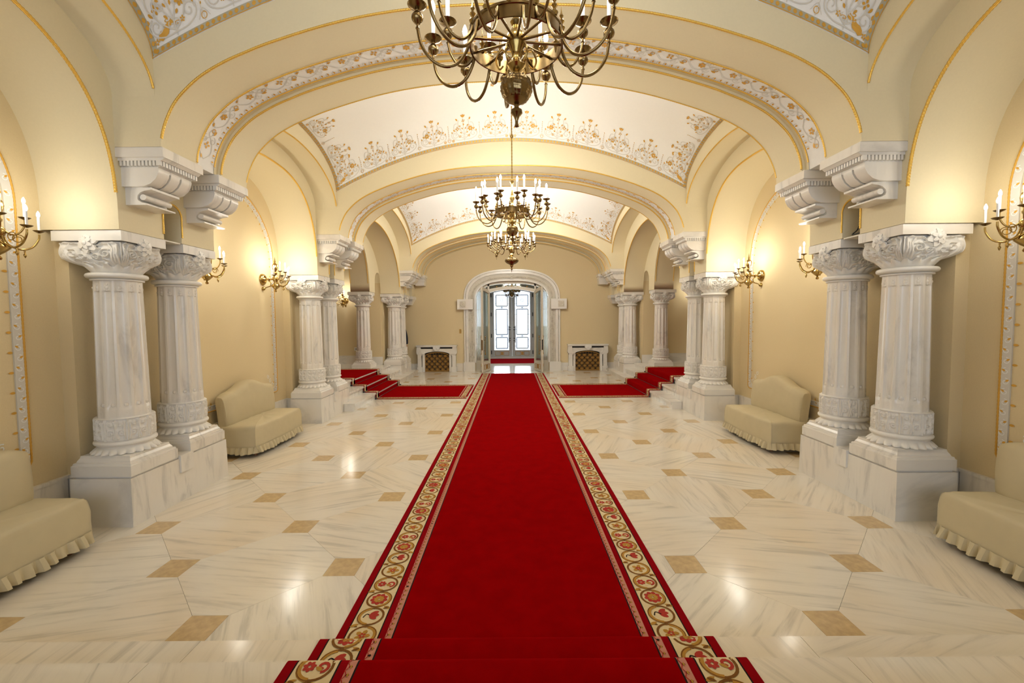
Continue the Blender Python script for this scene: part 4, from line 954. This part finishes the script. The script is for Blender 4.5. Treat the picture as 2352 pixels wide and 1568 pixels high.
# ---------------------------------------------------------------- radiator covers on the end wall
for s, sd in SIDES:
    c = thing('radiator_cover', 'small white marble mantel with gilt radiator grille, %s of the entrance' % sd, 'radiator cover', (s * 2.46, YE, 0), 0, 'radiator covers')
    b = MB(); b.box(-.66, .66, -.27, 0, .835, .875); b.box(-.64, .64, -.25, 0, .815, .835); b.build('mantel_shelf', 'marble', c)
    b = MB(); b.box(-.60, .60, -.16, -.10, .74, .815); b.build('shelf_gap_shade', 'shadow', c)  # solid dark block painted as the shade under the shelf
    b = MB(); xs = cosy(-.46, .46, 25); b.strip(xs, [.54 + .13 * math.sqrt(max(0, 1 - (x / .46) ** 2)) for x in xs], [.76] * 25, -.20, -.02, 'xz'); b.box(-.62, -.46, -.20, -.02, .54, .76); b.box(.46, .62, -.20, -.02, .54, .76); b.build('frieze', 'marble', c)
    for g in (-1, 1):
        b = MB(); b.box(g * .47, g * .64, -.24, 0, 0, .17); b.box(g * .50, g * .62, -.22, 0, .17, .58); b.prism([(g * .44, .58), (g * .64, .58), (g * .66, .64), (g * .64, .82), (g * .52, .82), (g * .5, .64)], -.24, 0); b.build('pilaster', 'marble', c)
        b = MB(); b.box(g * .40, g * .475, -.17, -.02, 0, .6); b.build('inner_jamb', 'marble', c)
    b = MB(); b.prism([(-.10, .84), (.10, .84), (.11, .80), (.09, .74), (.0, .69), (-.09, .74), (-.11, .80)], -.29, -.15)
    for k in range(5): b.lathe([(0, -.305), (.02, -.30), (.026, -.285)], 10, (-.06 + .03 * k, 0, .79 - .02 * abs(k - 2)), axis='y')
    b.build('carved_crest', 'carved', c)
    b = MB(); b.box(-.42, .42, -.07, -.05, 0, .68); b.build('painted_shade', 'shadow', c)  # dark sheet painted as the unlit hollow behind the grille
    b = MB()
    zt = lambda x: .48 + .15 * math.sqrt(max(0, 1 - (x / .42) ** 2))
    out = [(-.40, .02)] + [(x, zt(x)) for x in lin(-.40, .40, 17)] + [(.40, .02)]
    b.tube([(x, -.10, z) for x, z in out], .016, 6, close=True); b.build('grille_frame', 'grille', c)
    b = MB(); q = .0885
    for i in range(9):
        for j in range(7):
            x, z = -.354 + q * i, .075 + q * j
            if z > zt(x) - .035: continue
            if (i + j) % 2 == 0:
                for k in range(4): a = PI / 4 + k * PI / 2; b.box(x + .02 * math.cos(a) - .011, x + .02 * math.cos(a) + .011, -.105, -.09, z + .02 * math.sin(a) - .011, z + .02 * math.sin(a) + .011)
            b.tube([(x + .034 * math.cos(a), -.097, z + .034 * math.sin(a)) for a in lin(0, 2 * PI, 13)[:-1]], .0048, 5, close=True)
            if (i + j) % 2: continue
            b.tube([(x - .04, -.095, z - .04), (x + .04, -.095, z + .04)], .004, 4); b.tube([(x - .04, -.095, z + .04), (x + .04, -.095, z - .04)], .004, 4)
    for i in range(10): x = -.398 + q * i; b.tube([(x, -.092, .02), (x, -.092, zt(x) - .0)], .004, 4) if abs(x) < .40 else None
    o = b.build('grille_lattice', 'grille', c); o['kind'] = 'stuff'
# ---------------------------------------------------------------- entrance portal
c = thing('entrance_portal', 'carved white marble arched door surround in the end wall', 'door surround')
def parch(hw, top, spr=2.32, n=33, p=2.6): return [(hw * math.copysign(abs(math.cos(a)) ** (2 / p), math.cos(a)), spr + (top - spr) * abs(math.sin(a)) ** (2 / p)) for a in lin(PI, 0, n)]
def pband(nm, h0, t0, h1, t1, y0, y1, mat, z0=.28):
    A = [(-h0, z0)] + parch(h0, t0) + [(h0, z0)]; B = [(-h1, z0)] + parch(h1, t1) + [(h1, z0)]
    b = MB(); b.grid([[(x, y1, z) for x, z in A], [(x, y0, z) for x, z in A], [(x, y0, z) for x, z in B], [(x, y1, z) for x, z in B]], closeu=False); return b.build(nm, mat, c, 40)
pband('outer_moulding', 1.575, 3.33, 1.50, 3.255, YE - .07, YE, 'marble'); pband('middle_moulding', 1.50, 3.255, 1.43, 3.19, YE - .10, YE, 'marble'); pband('inner_cove', 1.43, 3.19, 1.39, 3.15, YE - .05, YE, 'shadedmarble')
pband('leaf_ground', 1.39, 3.15, 1.24, 3.0, YE - .03, YE, 'shadedmarble'); pband('inner_fillet', 1.24, 3.0, 1.19, 2.955, YE - .05, YE, 'marble')
b = MB(); mid = [(-1.315, z) for z in lin(.32, 2.3, 40)] + parch(1.315, 3.075, n=70) + [(1.315, z) for z in lin(2.3, .32, 40)]
b2 = MB(); bead = [(-1.52, z) for z in lin(.32, 2.3, 44)] + parch(1.52, 3.275, n=80) + [(1.52, z) for z in lin(2.3, .32, 44)]
def resample(P, d):
    L = [0]
    for a_, c_ in zip(P, P[1:]): L.append(L[-1] + math.hypot(c_[0] - a_[0], c_[1] - a_[1]))
    n = int(L[-1] / d); return [(float(np.interp(L[-1] * i / n, L, [p[0] for p in P])), float(np.interp(L[-1] * i / n, L, [p[1] for p in P]))) for i in range(n + 1)]
R_ = resample(mid, .06)
for i, (x, z) in enumerate(R_[:-1]):                     # overlapping slanted leaves
    nx_, nz_ = R_[i + 1]; t_ = math.atan2(nz_ - z, nx_ - x) + .55
    for o_, L_, w_ in ((0, .085, .03), (.9, .06, .02)):
        pts = []; a = t_ + o_
        for t, q in ((0, 0), (.3, .8), (.6, 1), (1, 0), (.6, -1), (.3, -.8)): pts.append((x + math.cos(a) * (t - .5) * L_ - math.sin(a) * q * w_, YE - .04 - .03 * (1 - abs(t - .5)), z + math.sin(a) * (t - .5) * L_ + math.cos(a) * q * w_))
        bk = [(p_[0], YE - .035, p_[2]) for p_ in pts]; b.add(pts + bk, [tuple(range(6))] + [(k, (k + 1) % 6, 6 + (k + 1) % 6, 6 + k) for k in range(6)])
o = b.build('carved_leaves', 'shadedmarble', c); o['kind'] = 'stuff'
for x, z in resample(bead, .042): b2.lathe([(0, -.012), (.012, -.006), (.012, .006), (0, .012)], 6, (x, YE - .088, z), False)
o = b2.build('bead_moulding', 'shadedmarble', c); o['kind'] = 'stuff'
for g in (-1, 1):
    b = MB(); b.box(g * 1.22, g * 1.60, YE - .12, YE, 0, .29); b.box(g * 1.235, g * 1.585, YE - .11, YE, .29, .31); b.build('foot_block', 'marble', c)
    k_ = MB(); k_.box(g * 1.27, g * 1.78, YE - .16, YE, 2.03, 2.36); blk = k_.build('impost_block', 'marble', c)
    b = MB(); X = g * 1.60
    b.box(X - .1, X + .1, YE - .172, YE - .16, 2.095, 2.295)
    for k in range(8): a = k * PI / 4; b.lathe([(0, -.02), (.03, -.012), (.034, 0)], 8, (X + .055 * math.cos(a), YE - .172, 2.195 + .055 * math.sin(a)), axis='y')
    b.lathe([(0, -.025), (.03, -.014), (.034, 0)], 10, (X, YE - .172, 2.195), axis='y'); b.build('carved_rosette', 'shadedmarble', blk)
b = MB(); b.prism([(-.08, 3.0), (.08, 3.0), (.07, 3.10), (0, 3.13), (-.07, 3.10)], YE - .075, YE)
for k in range(7): a = PI * k / 6; b.lathe([(0, -.02), (.018, -.012), (.02, 0)], 8, (.055 * math.cos(a), YE - .075, 3.03 + .06 * math.sin(a)), axis='y')
b.build('keystone', 'shadedmarble', c)
# glazed screen: fixed side lights, transom and the two open leaves
YS = YE + .12
scr = struct(MB().build('door_1', 'painted'), 'ivory glazed screen with fixed side lights in the entrance portal') if False else None
b = MB()
for g in (-1, 1):
    b.box(g * 1.21, g * 1.17, YS, YS + .06, 0, 2.45); b.box(g * .80, g * .745, YS, YS + .07, 0, 2.9); b.box(g * 1.17, g * .80, YS + .005, YS + .055, 0, .33)
xs = cosy(-1.20, 1.20, 33); b.strip(xs, [opz(x * .985) - .085 for x in xs], [opz(x) for x in xs], YS, YS + .06, 'xz')
xs = cosy(-.745, .745, 21); b.strip(xs, [2.69 - .11 * (x / .745) ** 2 for x in xs], [2.79 - .09 * (x / .745) ** 2 for x in xs], YS, YS + .06, 'xz')
scr = struct(b.build('door_1', 'painted'), 'ivory glazed screen with fixed side lights in the entrance portal')
for g in (-1, 1):
    b = MB(); xs = lin(g * .80, g * 1.17, 9); b.strip(xs, [.33] * 9, [opz(x) - .05 for x in xs], YS + .025, YS + .032, 'xz'); b.build('side_light_pane', 'bevel', scr)
    b = MB(); b.box(g * .93, g * 1.04, YS - .012, YS + .005, .12, .22); b.build('bronze_panel', 'grille', scr)
b = MB(); xs = cosy(-.74, .74, 15); b.strip(xs, [2.76 - .09 * (x / .745) ** 2 for x in xs], [opz(x) - .06 for x in xs], YS + .025, YS + .032, 'xz'); b.build('transom_pane', 'bevel', scr)
b = MB()
for x in (-.5, -.2, 0, .2, .5): b.lathe([(0, -.014), (.02, -.008), (.022, 0)], 10, (x, YS, 2.80 - .06 * (x / .745) ** 2), axis='y')
b.build('rosettes', 'grille', scr)
def leaf(g, sd):
    L = thing('door_leaf', 'ivory glazed door leaf standing open on the %s of the entrance' % sd, 'door', (g * .75, YS, 0), 0)
    W_ = .66
    # local x from hinge (0) along the leaf; rotated so that the free edge comes towards the hall
    ang = math.atan2(-.60, g * .20); L.rotation_euler = (0, 0, ang)
    zt = lambda x: 2.52 + .20 * math.sqrt(max(0, 1 - (1 - x / W_) ** 2 * .85))
    b = MB(); b.box(0, .07, -.025, .025, .012, 2.60); b.box(W_ - .075, W_, -.025, .025, .012, 2.74); b.box(.07, W_ - .075, -.025, .025, .012, .33); xs = lin(.07, W_ - .075, 12); b.strip(xs, [zt(x) - .10 for x in xs], [zt(x) for x in xs], -.025, .025, 'xz'); b.build('frame', 'painted', L)
    b = MB(); b.strip(xs, [.33] * 12, [zt(x) - .10 for x in xs], -.004, .004, 'xz'); b.build('pane', 'bevel', L)
    for y in (-.031, .031):
        b = MB()
        for x0, x1 in ((.10, .26), (.40, .56)):
            for a in ((x0, x1, .09, .10), (x0, x1, .24, .25), (x0, x0 + .01, .09, .25), (x1 - .01, x1, .09, .25)): b.box(a[0], a[1], y - .006, y + .006, a[2], a[3])
        b.box(.28, .38, y - .006, y + .006, .10, .24); b.build('gilt_panel', 'grille', L)
    h = MB(); X = W_ - .10
    for y in (-.07, .07): h.tube([(X, y, .62), (X, y, 1.12)], .011, 8); h.lathe([(0, .56), (.02, .58), (.018, .61), (.012, .63)], 10, (X, y, 0)); h.lathe([(.012, 1.11), (.02, 1.13), (.016, 1.16), (0, 1.2)], 10, (X, y, 0))
    for z in (.70, 1.04): h.tube([(X + .02, -.075, z), (X + .02, .075, z)], .009, 8)
    h.build('pull_handle', 'brassb', L, 50)
    b = MB(); b.box(W_ - .002, W_ + .003, -.018, .018, .72, 1.05); b.build('lock_plate', 'dark' if g > 0 else 'brassb', L)
    return L
leaf(-1, 'left'); leaf(1, 'right')
b = MB(); b.box(-1.74, -1.67, YE - .012, YE, 1.25, 1.39); sw = tag(b.build('light_switch', 'grille'), 'brass switch plate on the end wall left of the portal', 'switch')
b = MB(); b.box(-1.72, -1.69, YE - .018, YE - .012, 1.29, 1.35); b.build('toggle', 'brassb', sw)
# ---------------------------------------------------------------- vestibule
VY = 18.2
b = MB()
for g in (-1, 1): b.box(g * 1.3, g * 1.5, YE + .2, VY + .3, 0, 3.3); b.box(g * .93, g * 1.3, VY, VY + .2, 0, 3.3)
b.box(-1.5, 1.5, YE + .2, VY + .3, 3.15, 3.3); xs = cosy(-.93, .93, 25); b.strip(xs, [2.85 + .25 * math.sqrt(max(0, 1 - (x / .93) ** 2)) for x in xs], [3.2] * 25, VY, VY + .2, 'xz')
struct(b.build('wall_vestibule', 'greypaint', smooth=35), 'grey stone walls of the entrance vestibule')
b = MB()
for g in (-1, 1):
    for y0 in (14.7, 15.7, 16.7):
        b.box(g * 1.3, g * 1.24, y0, y0 + .12, 0, 3.1); b.box(g * 1.3, g * 1.24, y0 + .5, y0 + .62, 0, 3.1); b.box(g * 1.3, g * 1.27, y0 + .12, y0 + .5, 2.0, 2.1); b.box(g * 1.3, g * 1.26, y0, y0 + .62, 0, .4)
TRIM[0] += 1; struct(b.build('trim_%d' % TRIM[0], 'painted'), 'pilaster strips in the vestibule')
b = MB(); b.box(-1.28, 1.28, 16.0, VY + .3, -.004, .05); b.box(-1.0, 1.0, VY - .25, VY + .2, .05, .13); tag(b.build('threshold_step', 'marble'), 'low marble step below the glazed entrance doors', 'step')
b = MB(); b.box(-1.15, 1.15, 16.0, VY - .28, .051, .06); tag(b.build('vestibule_carpet', 'redborder'), 'plain red carpet in the vestibule in front of the entrance doors', 'carpet')
d = struct(MB().build('x', 'painted')) if False else None
b = MB(); b.box(-.93, -.86, VY - .04, VY + .06, .12, 3.0); b.box(.86, .93, VY - .04, VY + .06, .12, 3.0); xs = cosy(-.93, .93, 25); b.strip(xs, [2.80 + .22 * math.sqrt(max(0, 1 - (x / .93) ** 2)) for x in xs], [2.88 + .25 * math.sqrt(max(0, 1 - (x / .93) ** 2)) for x in xs], VY - .04, VY + .06, 'xz')
D2 = struct(b.build('door_2', 'greypaint'), 'grey framed glazed double doors to the street')
for g, sd in ((-1, 'left'), (1, 'right')):
    zt = lambda x: 2.74 + .22 * math.sqrt(max(0, 1 - (x / .93) ** 2))
    b = MB(); b.box(g * .86, g * .76, VY - .03, VY + .03, .12, 2.86); b.box(g * .001, g * .13, VY - .03, VY + .03, .12, 2.98); b.box(g * .76, g * .13, VY - .03, VY + .03, .12, .40)
    xs = lin(g * .13, g * .76, 12); b.strip(xs, [zt(x) - .05 for x in xs], [zt(x) + .06 for x in xs], VY - .03, VY + .03, 'xz'); lf = b.build('door_leaf', 'greypaint', D2)
    b = MB(); b.strip(xs, [.40] * 12, [zt(x) - .04 for x in xs], VY - .004, VY + .004, 'xz'); b.build('pane', 'glass', lf)
    b = MB(); r = .012
    def bar(p, q, w=.017): b.tube([(g * p[0], VY - .015, p[1]), (g * q[0], VY - .015, q[1])], w, 5)
    for z0, z1 in ((.47, .93), (1.06, 2.12), (2.26, 2.72)):
        for a_, c_ in (((.19, z0), (.67, z0)), ((.67, z0), (.67, z1)), ((.67, z1), (.19, z1)), ((.19, z1), (.19, z0))): bar(a_, c_)
        for zz in (z0 + (z1 - z0) * .2, z0 + (z1 - z0) * .8):
            bar((.67, zz), (.74, zz), .008); bar((.19, zz), (.12, zz), .008)
    for zc in (.995, 2.19):
        for a_, c_ in (((.36, zc - .035), (.50, zc + .035)), ((.36, zc + .035), (.50, zc - .035)), ((.43, zc - .06), (.43, zc + .06))): bar(a_, c_, .008)
    b.tube([(g * (.43 + .05 * math.cos(t)), VY - .015, 2.5 + .07 * math.sin(t)) for t in lin(0, 2 * PI, 13)[:-1]], .006, 5, close=True)
    b.build('iron_grille', 'dark', lf)
    b = MB(); b.tube([(g * .13, VY - .09, .72), (g * .13, VY - .09, 1.42)], .014, 8)
    for z in (.80, .90, 1.26, 1.36): b.tube([(g * .06, VY - .03, z), (g * .14, VY - .09, z)], .012, 6); b.lathe([(0, -.02), (.02, 0), (0, .02)], 8, (g * .13, VY - .09, z), False)
    b.build('pull_handle', 'dark', lf, 50)
    for z in (.30, 1.0, 1.9, 2.7):
        b = MB(); b.lathe([(.018, -.07), (.018, .07)], 10, (g * .875, VY - .06, z)); b.lathe([(.018, .07), (.008, .09), (0, .095)], 10, (g * .875, VY - .06, z)); b.build('hinge', 'dark', lf, 40)
    b = MB()
    for x0, x1 in ((.14, .36), (.50, .72)):
        for a in ((x0, x1, .17, .185), (x0, x1, .335, .35), (x0, x0 + .015, .17, .35), (x1 - .015, x1, .17, .35)): b.box(g * a[0], g * a[1], VY - .04, VY - .03, a[2], a[3])
    b.box(g * .38, g * .48, VY - .04, VY - .03, .19, .33); b.build('bronze_panel', 'grille', lf)
c = thing('vestibule_lantern', 'dark brass chandelier in the vestibule against the bright doors', 'chandelier', (0, 16.3, 2.70))
b = MB(); b.tube([(0, 0, .05), (0, 0, .45)], .010, 6); b.lathe([(0, -.17), (.05, -.155), (.095, -.10), (.10, -.06), (.07, -.01), (.03, .03), (.03, .08), (.012, .1)], 18); b.build('central_body', 'brass', c, 40)
b = MB(); b.tube(catmull([(.05, 0, -.02), (.14, 0, -.07), (.24, 0, -.06), (.28, 0, .0)], 5), .010, 6); b.lathe([(0, -.16), (.012, -.14), (.02, -.11), (.01, -.08), (.02, -.07)], 8, (.24, 0, 0)); am = b.mesh('arm', 'brass', 50)
for k in range(8):
    a_ = arm_thing(c, am, k * PI / 4 + .2, (.28, 0, .08), {q: v for q, v in CUP.items() if q != 'bulb'}); 
    b = MB(); b.lathe([(.05, .03), (.055, .08), (.04, .12)], 10, (.28, 0, 0), False); b.build('gallery', 'brass', a_, 40)
# ---------------------------------------------------------------- small things
b = MB(); b.tube(catmull([(3.30, PAIRS[0] + .47, 2.72), (3.25, PAIRS[0] + .475, 2.66), (3.22, PAIRS[0] + .50, 2.60), (3.24, PAIRS[0] + .56, 2.52), (3.22, PAIRS[0] + .60, 2.475), (3.20, PAIRS[0] + .53, 2.468), (3.19, PAIRS[0] + .47, 2.47)], 6), .006, 8)
tag(b.build('cable', 'cable', smooth=60), 'black cable looped in the slit between the front right columns', 'cable')
for s, sd in SIDES:
    b = MB(); b.box(s * 3.18, s * 3.70, PAIRS[0] + .452, PAIRS[0] + .655, 2.44, 2.452)
    tag(b.build('wooden_shelf', 'painted'), 'thin pale shelf across the slit between the front %s columns' % sd, 'shelf')
c = thing('spotlight', 'small black spotlight tucked in the slit between the middle left columns', 'spotlight', (-3.30, PAIRS[1] + .555, 2.5))
b = MB(); b.lathe([(.03, -.06), (.04, .02), (.045, .07), (.042, .07)], 14, (0, 0, .16), axis='y'); b.build('lamp_head', 'dark', c, 40)
b = MB(); b.tube([(0, 0, 0), (0, 0, .14)], .01, 6); b.lathe([(.05, -.045), (.05, -.035), (.012, -.03), (.012, 0)], 12); b.build('stand', 'dark', c)
for x, lab in ((-4.55, 'small white wall socket on the landing wall beyond the left stairs'),):
    b = MB(); b.box(x - .05, x + .05, 12.488, 12.5, .82, .92); so = tag(b.build('wall_socket', 'white'), lab, 'socket'); b = MB(); b.box(x - .012, x + .012, 12.484, 12.488, .855, .885); b.build('contacts', 'dark', so)
# person standing behind the far left columns, only a sleeve and a hand show
def skin_body(name, mat, verts, edges, radii, root, parent=None, sub=2):
    me = bpy.data.meshes.new(name); me.from_pydata(verts, edges, []); o = bpy.data.objects.new(name, me); COL.objects.link(o)
    if parent: o.parent = parent
    o.modifiers.new('skin', 'SKIN'); 
    for i, r in enumerate(radii): me.skin_vertices[0].data[i].radius = (r, r * (.8 if i in (0, 1, 2) else 1)) if not isinstance(r, tuple) else r
    me.skin_vertices[0].data[root].use_root = True
    sb = o.modifiers.new('smooth', 'SUBSURF'); sb.levels = sub; sb.render_levels = sub
    me.materials.append(M[mat]); return o
pr = thing('person', 'person in a dark navy jacket standing behind the far left columns', 'person', (-3.65, 13.82, 0), 0)
V = [(0, 0, .95), (0, 0, 1.15), (0, 0, 1.38), (0, 0, 1.48), (-.18, 0, 1.40), (.18, 0, 1.40), (-.24, .0, 1.12), (.245, .0, 1.12), (-.25, -.04, .92), (.262, -.04, .92), (-.10, 0, .90), (.10, 0, .90), (-.11, 0, .50), (.11, 0, .50), (-.11, 0, .09), (.11, 0, .09), (-.12, -.14, .04), (.12, -.14, .04)]
E_ = [(0, 1), (1, 2), (2, 3), (2, 4), (2, 5), (4, 6), (5, 7), (6, 8), (7, 9), (0, 10), (0, 11), (10, 12), (11, 13), (12, 14), (13, 15), (14, 16), (15, 17)]
skin_body('body', 'suit', V, E_, [(.16, .11), (.15, .105), (.17, .11), (.06, .06), (.075, .075), (.075, .075), (.055, .055), (.055, .055), (.042, .042), (.042, .042), (.09, .09), (.09, .09), (.07, .07), (.07, .07), (.05, .05), (.05, .05), (.04, .035), (.04, .035)], 0, pr)
V = [(0, 0, 1.45), (0, -.01, 1.55), (0, -.02, 1.62), (0, -.02, 1.72), (0, -.1, 1.64)]
skin_body('head', 'skin', V, [(0, 1), (1, 2), (2, 3), (2, 4)], [(.05, .05), (.055, .055), (.08, .085), (.075, .085), (.014, .014)], 0, pr)
b = MB(); b.lathe([(.088, 1.64), (.096, 1.70), (.085, 1.77), (.05, 1.81), (0, 1.82)], 16, (0, .005, 0)); b.build('hair', 'hair', pr, 60)
for g in (-1, 1):
    V = [(g * .262, -.045, .90), (g * .265, -.05, .84)]; E_ = [(0, 1)]; R = [(.028, .02), (.036, .018)]
    for k, (dx, ln) in enumerate(((-.024, .075), (-.008, .085), (.008, .08), (.023, .062))):
        V += [(g * (.265 + dx), -.05, .81), (g * (.264 + dx), -.055, .81 - ln * .55), (g * (.260 + dx), -.062 - .0, .81 - ln)]; i = len(V) - 3; E_ += [(1, i), (i, i + 1), (i + 1, i + 2)]; R += [(.010, .010), (.009, .009), (.008, .008)]
    V += [(g * .262, -.075, .86), (g * .258, -.10, .825), (g * .256, -.11, .80)]; i = len(V) - 3; E_ += [(1, i), (i, i + 1), (i + 1, i + 2)]; R += [(.011, .011), (.010, .010), (.009, .009)]
    skin_body('hand', 'skin', V, E_, R, 0, pr, 1)
